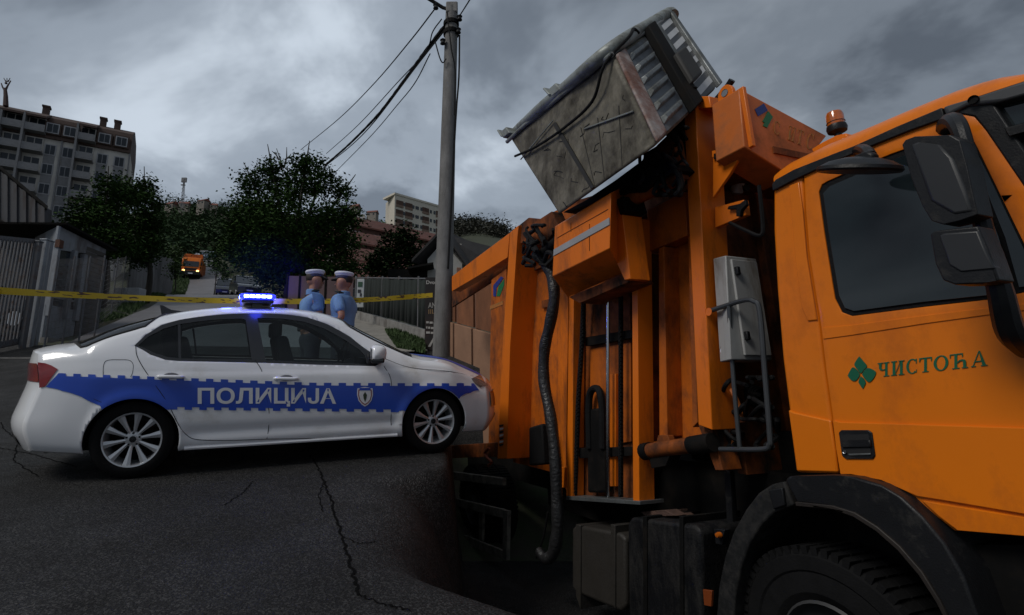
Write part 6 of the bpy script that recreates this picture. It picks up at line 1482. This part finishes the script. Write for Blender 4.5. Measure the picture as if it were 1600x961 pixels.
# ================================================================== PEOPLE
def skinned(name, verts, edges, m, par, sub=2, root=0):
    """verts: (x, y, z, radius[, radius2])"""
    me = bpy.data.meshes.new(name); me.from_pydata([v[:3] for v in verts], edges, []); me.materials.append(m)
    o = bpy.data.objects.new(name, me); COL.objects.link(o); o.parent = par
    sk = o.modifiers.new('skin', 'SKIN'); sk.use_smooth_shade = True
    ly = me.skin_vertices[0].data
    for i, v in enumerate(verts): ly[i].radius = (v[3], v[4] if len(v) > 4 else v[3]); ly[i].use_root = (i == root)
    ss = o.modifiers.new('sub', 'SUBSURF'); ss.levels = sub; ss.render_levels = sub
    return o
M_skin = mat('skin', (.36, .175, .115), .55, var=.15, scale=9)
M_shirt = mat('blue_shirt', (.16, .30, .56), .8, var=.22, scale=6, bump=.5, bscale=9)
M_trou = mat('navy_trousers', (.012, .014, .022), .85, var=.3, bump=.3, bscale=12)
M_cap = mat('white_cap', (.60, .62, .70), .6, var=.08)
M_hair = mat('dark_hair', (.02, .013, .009), .7)
M_epa = mat('dark_epaulette', (.03, .035, .02), .6)
def officer(loc, yaw, label, Hs=1.0, arm_near='down', near=1, shades=False, tilt=0):
    root = empty('person'); root.location = loc; root.rotation_euler.z = yaw; root.scale = (Hs * 1.1, Hs * 1.14, Hs); tag(root, label, 'person')
    V_ = []; E_ = []
    def add(x, y, z, r, link=None, r2=None):
        V_.append((x, y, z, r, r2 or r)); i = len(V_) - 1
        if link is not None: E_.append((link, i))
        return i
    pel = add(0, 0, .97, .13, None, .16); sp1 = add(.01, 0, 1.15, .12, pel, .155); ch = add(0, 0, 1.33, .125, sp1, .175); nk = add(-.005, 0, 1.47, .058, ch); n2 = add(.005, 0, 1.55, .052, nk)
    jw = add(.028 + tilt, 0, 1.612, .088, n2, .070); hd = add(.014 + tilt, 0, 1.685, .120, jw, .094); tp = add(.005 + tilt, 0, 1.76, .10, hd, .085)
    for s_ in (1, -1):
        hp = add(0, .10 * s_, .90, .095, pel); kn = add(.01, .11 * s_, .50, .062, hp); an = add(-.01, .115 * s_, .10, .043, kn); ft = add(.12, .12 * s_, .04, .035, an)
        sh = add(-.005, .215 * s_, 1.41, .062, ch)
        if arm_near == 'hip' and s_ == near: el = add(-.10, .30 * s_, 1.15, .043, sh); wr = add(.09, .22 * s_, 1.00, .030, el); d = V((.05, -.03 * s_, -.04))
        elif arm_near == 'folded': el = add(.04, .26 * s_, 1.14, .044, sh); wr = add(.24, .12 * s_, 1.16, .030, el); d = V((.03, -.05 * s_, 0))
        else: el = add(-.02, .25 * s_, 1.12, .043, sh); wr = add(.06, .24 * s_, .90, .030, el); d = V((.01, 0, -.05))
        w = V(V_[wr][:3]); pm = add(*(w + d * 1.3), .030, wr)
        p = V(V_[pm][:3]); dn = d.normalized(); sd = dn.orthogonal().normalized()
        for k, (o, l) in enumerate(((-.027, .055), (-.010, .068), (.010, .065), (.027, .050))):
            f = add(*(p + sd * o + dn * .04), .0095, pm); add(*(p + sd * o * 1.1 + dn * (.04 + l) + V((.008, 0, -.006))), .008, f)
        t = add(*(p + sd * -.038 + dn * .005), .011, pm); add(*(p + sd * -.055 + dn * .04), .009, t)
    f = .012 + tilt
    sk0 = skinned('body_base', V_, E_, M_skin, None); dg = bpy.context.evaluated_depsgraph_get(); dg.update()
    me = sk0.evaluated_get(dg).to_mesh(); bb = MB(); bb.add([tuple(v.co) for v in me.vertices], [list(p.vertices) for p in me.polygons]); bpy.data.objects.remove(sk0)
    def ell(c, r): bb.lathe([(math.sin(a) + 1e-4, -math.cos(a)) for a in [math.pi * k / 12 for k in range(13)]], 20, M.Translation(c) @ M.Diagonal((*r, 1)))
    ell((f - .012, 0, 1.700), (.100, .077, .108)); ell((f + .022, 0, 1.635), (.066, .056, .066)); ell((f + .058, 0, 1.603), (.030, .034, .026)); ell((f + .070, 0, 1.69), (.022, .045, .03))
    for s_ in (1, -1): ell((f - .008, .078 * s_, 1.672), (.020, .012, .034))
    bb.tube([(f + .082, 0, 1.692), (f + .108, 0, 1.655), (f + .082, 0, 1.648)], [.010, .017, .012], 8)
    bb.tube([(f - .02, 0, 1.46), (f - .01, 0, 1.62)], [.062, .058], 16)
    body = bb.build('body', M_skin, root, smooth=True)
    rm = body.modifiers.new('join', 'REMESH'); rm.mode = 'VOXEL'; rm.voxel_size = .0085; rm.use_smooth_shade = True
    sm = body.modifiers.new('soft', 'SMOOTH'); sm.factor = .5; sm.iterations = 2
    dg = bpy.context.evaluated_depsgraph_get(); dg.update(); me2 = bpy.data.meshes.new_from_object(body.evaluated_get(dg)); body.modifiers.clear(); body.data = me2
    me2.polygons.foreach_set('use_smooth', [True] * len(me2.polygons))
    # shirt: torso and short sleeves
    v = [(0, 0, 1.00, .155, .20), (.0, 0, 1.10, .15, .19), (0, 0, 1.22, .148, .195), (0, 0, 1.37, .145, .225), (-.01, 0, 1.485, .095, .125)]; e = [(0, 1), (1, 2), (2, 3), (3, 4)]
    for s_ in (1, -1):
        i = len(v); hip_ = arm_near == 'hip' and s_ == near; fo = arm_near == 'folded'
        el = (-.10, .30 * s_, 1.15) if hip_ else (.04, .26 * s_, 1.14) if fo else (-.02, .25 * s_, 1.12)
        a = V((-.005, .225 * s_, 1.41)); b = a.lerp(V(el), .42); c_ = a.lerp(V(el), .78); v += [(*a, .078), (*b, .072), (*c_, .070)]; e += [(3, i), (i, i + 1), (i + 1, i + 2)]
    skinned('shirt', v, e, M_shirt, root)
    col = MB().lathe([(.080, 1.48), (.080, 1.545), (.070, 1.555), (.066, 1.54), (.070, 1.48)], 20, close=True); col.build('collar', M_shirt, root, smooth=True)
    v = [(0, 0, .99, .145, .185), (0, 0, .90, .14, .18)]; e = [(0, 1)]
    for s_ in (1, -1):
        i = len(v); v += [(0, .10 * s_, .80, .105), (.01, .11 * s_, .50, .085), (0, .115 * s_, .14, .075), (0, .115 * s_, .08, .075)]; e += [(1, i), (i, i + 1), (i + 1, i + 2), (i + 2, i + 3)]
    skinned('trousers', v, e, M_trou, root)
    for s_ in (1, -1): MB().box((.05, .118 * s_, .045), (.29, .10, .09)).build('boot', M_blk, root, bevel=.035, bseg=3)
    b = MB().lathe([(.178, .985), (.182, .99), (.182, 1.03), (.178, 1.035)], 28, M.Diagonal((.86, 1.12, 1, 1)), close=True).build('belt', M_blk, root)
    for s_ in (1, -1): MB().box((-.005, .175 * s_, 1.512), (.075, .13, .016)).build('epaulette', M_epa, root, bevel=.005)
    # face
    for s_ in (1, -1):
        if shades: MB().lathe([(.001, -.004), (.024, -.002), (.024, .002), (.001, .004)], 14, M.Translation((f + .088, .033 * s_, 1.695)) @ M.Rotation(R(90), 4, 'Y') @ M.Rotation(s_ * R(14), 4, 'X')).build('sunglass_lens', M_trim, root)
        else: MB().lathe([(.001, -.010), (.010, 0), (.001, .010)], 10, M.Translation((f + .080, .032 * s_, 1.695))).build('eye', mat('dark_eye', (.02, .015, .012), .2), root, smooth=True)
    if shades:
        for s_ in (1, -1): MB().tube([(f + .088, .05 * s_, 1.70), (f - .01, .086 * s_, 1.70)], .004, 5).build('sunglass_arm', M_trim, root)
    MB().tube([(f + .086, .020, 1.622), (f + .092, 0, 1.620), (f + .086, -.020, 1.622)], .005, 6).build('mouth', mat('lips', (.20, .07, .055), .5), root)
    hr_ = MB().lathe([(.001, .10), (.06, .09), (.088, .055), (.092, .01), (.082, -.03), (.05, -.06)], 20, M.Translation((f - .026, 0, 1.705)) @ M.Diagonal((1.02, .90, 1, 1))); hr_.build('hair', M_hair, root, smooth=True)
    # peaked cap
    cm = M.Translation((f - .002, 0, 1.742)) @ M.Rotation(R(-4), 4, 'Y') @ M.Diagonal((1.08, .98, 1, 1))
    cp = MB().lathe([(.092, .0), (.094, .028), (.108, .050), (.116, .066), (.106, .084), (.066, .093), (.001, .095)], 32, cm).build('cap', M_cap, root, smooth=True, angle=70)
    MB().lathe([(.092, -.006), (.0955, -.004), (.097, .026), (.094, .030)], 32, cm).build('cap_band', mat('cap_band_blue', (.03, .035, .10), .6), cp, smooth=True)
    vz = MB(); n_ = 14
    for k in range(n_ + 1):
        a = R(-62 + 124 * k / n_); ca, sa = math.cos(a), math.sin(a); ex = .062 * math.cos(a * 1.35)
        vz.v += [cm @ V((.092 * ca, .092 * sa, 0)), cm @ V(((.092 + ex) * ca, (.092 + ex * .5) * sa, -.030 * math.cos(a))), cm @ V(((.092 + ex) * ca, (.092 + ex * .5) * sa, -.036 * math.cos(a))), cm @ V((.092 * ca, .092 * sa, -.006))]
    vz.f = [[4 * k + j, 4 * k + 4 + j, 4 * k + 4 + (j + 1) % 4, 4 * k + (j + 1) % 4] for k in range(n_) for j in range(4)]; vz.build('visor', M_blk, cp, smooth=True)
    MB().box(cm @ V((.112, 0, .045)), (.010, .03, .035)).build('cap_badge', mat('badge_gold', (.4, .28, .08), .35, .8), cp, bevel=.004)
    MB().box((.10, .09, 1.33), (.01, .06, .03)).build('chest_badge', mat('badge_red', (.35, .05, .05), .6), root, bevel=.003)
    return root
def stand(px, Y): x = atY(px, 520, Y).x; return V((x, Y, hleft(Y) + .155))
officer(stand(485, 7.45), R(28), 'police officer in light blue shirt and white cap facing right, wearing sunglasses', 1.07, 'folded', shades=True, tilt=.015)
officer(stand(535, 7.40), R(172), 'police officer in light blue shirt and white cap facing left, hand on belt', 1.055, 'hip', near=1)
# ================================================================== OTHER VEHICLES
def small_car(loc, yaw, label, paint, kind='car', Lc=4.3, Wc=1.75, Hc=1.45, lamps=False, group=None):
    root = empty('parked_car'); root.location = loc; root.rotation_euler = (0, -math.atan(.17 if loc.y < 55 else .3) * math.sin(yaw), yaw); tag(root, label, kind, group)
    h = Hc; bl = .62 * h; prof = [(-Lc / 2, .28), (-Lc / 2 - .0, .62 * bl + .15), (-Lc / 2 + .10, bl), (-Lc / 2 + .2, bl + .03), (Lc * .22, bl), (Lc / 2 - .25, bl * .86), (Lc / 2 - .02, bl * .70), (Lc / 2, .28)]
    MB().prism([(x, -Wc / 2, z) for x, z in prof], (0, Wc, 0)).build('body', paint, root, bevel=.07, bseg=3)
    g = MB(); b = [(-Lc / 2 + .15, bl), (Lc * .24, bl)]; t = [(-Lc / 2 + .65, h), (Lc * .06, h)]; wi = .14
    g.hexa([(b[0][0], -Wc / 2 + .04, bl), (b[1][0], -Wc / 2 + .04, bl), (b[1][0], Wc / 2 - .04, bl), (b[0][0], Wc / 2 - .04, bl), (t[0][0], -Wc / 2 + wi, h - .04), (t[1][0], -Wc / 2 + wi, h - .04), (t[1][0], Wc / 2 - wi, h - .04), (t[0][0], Wc / 2 - wi, h - .04)])
    g.build('windows', mat('car_glass', (.03, .038, .045), .08, var=.3, coat=.5), root, bevel=.02)
    MB().hexa([(t[0][0] - .05, -Wc / 2 + wi - .02, h - .05), (t[1][0] + .08, -Wc / 2 + wi - .02, h - .05), (t[1][0] + .08, Wc / 2 - wi + .02, h - .05), (t[0][0] - .05, Wc / 2 - wi + .02, h - .05), (t[0][0] + .05, -Wc / 2 + wi + .08, h), (t[1][0] - .05, -Wc / 2 + wi + .08, h), (t[1][0] - .05, Wc / 2 - wi - .08, h), (t[0][0] + .05, Wc / 2 - wi - .08, h)]).build('roof', paint, root, bevel=.02)
    for s_ in (-1, 1):
        MB().tube([(b[1][0] + .0, s_ * (Wc / 2 - .05), bl), (t[1][0], s_ * (Wc / 2 - wi), h - .04)], .035, 6).build('pillar', paint, root)
        MB().box((Lc / 2 - .06, s_ * (Wc / 2 - .25), bl * .68), (.12, .36, .14)).build('headlight', mat('car_headlamp', (.5, .5, .5), .15, .3, emit=(1, .75, .4), estr=2.5) if lamps else M_lens, root, bevel=.02)
        MB().box((-Lc / 2 + .02, s_ * (Wc / 2 - .18), bl * .78), (.08, .26, .16)).build('tail_light', M_red, root, bevel=.02)
        MB().box((Lc * .2, s_ * (Wc / 2 + .08), bl + .05), (.10, .20, .13)).build('side_mirror', paint, root, bevel=.03)
        for x in (-Lc * .31, Lc * .31):
            mt = M.Translation((x, s_ * (Wc / 2 - .11), .31)) @ M.Rotation(R(90), 4, 'X')
            wv = MB().lathe([(.001, -.11), (.29, -.11), (.315, -.08), (.315, .08), (.29, .11), (.001, .11)], 24, mt).build('wheel', M_tyre, root, smooth=True)
            MB().lathe([(.001, -.118), (.19, -.118), (.2, -.105)], 18, mt).lathe([(.001, .118), (.19, .118), (.2, .105)], 18, mt).build('rim', M_rim, wv)
    MB().box((Lc / 2 + .0, 0, bl * .62), (.05, .75, .16)).box((Lc / 2 + .01, 0, .38), (.04, 1.1, .12)).build('grille', M_trim, root)
    MB().box((Lc / 2 + .03, 0, .48), (.02, .5, .11)).build('number_plate', M_let, root)
    return root
P_sil = mat('silver_paint', (.40, .42, .45), .25, .3, var=.05, coat=.6); P_dk = mat('dark_paint', (.018, .022, .03), .22, var=.1, coat=.8); P_bl = mat('pale_blue_paint', (.25, .35, .5), .3, coat=.6); P_wh = mat('white_paint', (.6, .62, .65), .3, coat=.5)
g_ = atY(350, 466, 58); small_car(V((g_.x, g_.y, H(g_.x, g_.y))), R(-66), 'silver-bonneted dark car parked facing us behind the blue roof light, left of the dark one', P_dk, Hc=1.75, Wc=1.85)
g_ = atY(381, 468, 45); small_car(V((g_.x, g_.y, H(g_.x, g_.y))), R(-58), 'large dark car parked under the big tree, right behind the blue roof light', P_dk, Hc=1.8, Wc=1.95, Lc=4.7)
g_ = onG(316, 402); small_car(V((g_.x, g_.y, H(g_.x, g_.y))), R(-90), 'tiny white car at the top of the street, nearest the orange truck', P_wh)
g_ = onG(325, 405); small_car(V((g_.x, g_.y, H(g_.x, g_.y))), R(-100), 'tiny pale blue car at the top of the street, right of the white one', P_bl, Hc=1.6)
g_ = onG(10, 512); small_car(V((atY(-30, 480, 14.2).x, 14.2, H(-14, 14.2))), R(12), 'dark car parked behind the bars of the gate at far left', P_dk)
# distant orange truck, seen from the front
def far_truck():
    b = onG(298, 436); root = empty('orange_truck'); root.location = V((b.x, b.y, H(b.x, b.y))); root.rotation_euler = (0, 0, R(-70)); tag(root, 'distant orange truck with lit headlights parked facing us up the street on the left', 'truck')
    s_ = b.y * 28 / F / 2.5; root.scale = (s_,) * 3
    MB().prism([(1.0, -1.2, .9), (1.0, -1.2, 2.35), (.72, -1.2, 3.0), (-.8, -1.2, 3.0), (-.8, -1.2, .9)], (0, 2.4, 0)).build('cab', M_or, root, bevel=.08)
    MB().box((1.0, 0, 2.0), (.08, 1.95, .78)).build('windscreen', mat('car_glass', (.03, .038, .045)), root)
    MB().box((-3.4, 0, 2.1), (5.0, 2.4, 2.3)).box((-.9, 0, 3.45), (.5, 2.5, .7)).build('body', M_orb, root, bevel=.05)
    MB().box((.95, 0, .72), (.35, 2.45, .55)).build('bumper', M_blk, root, bevel=.04)
    MB().box((1.02, 0, 1.25), (.06, 1.7, .3)).build('grille', M_blk, root)
    for y in (-.9, .9):
        MB().box((1.12, y, 1.02), (.06, .32, .2)).build('headlight', mat('warm_headlamp', (.6, .5, .3), .2, emit=(1, .55, .18), estr=5), root, bevel=.02)
        MB().box((.9, y * 1.45, 2.1), (.12, .22, .5)).build('side_mirror', M_blk, root, bevel=.03)
        for x in (.0, -4.3):
            MB().lathe([(.001, -.15), (.45, -.15), (.5, -.1), (.5, .1), (.45, .15), (.001, .15)], 24, M.Translation((x, y * 1.08, .5)) @ M.Rotation(R(90), 4, 'X')).build('wheel', M_tyre, root, smooth=True)
    MB().box((1.14, 0, .62), (.02, .6, .14)).build('number_plate', M_let, root)
    MB().box((-2.6, 0, .85), (6, .9, .4)).build('chassis', M_chas, root)
far_truck()
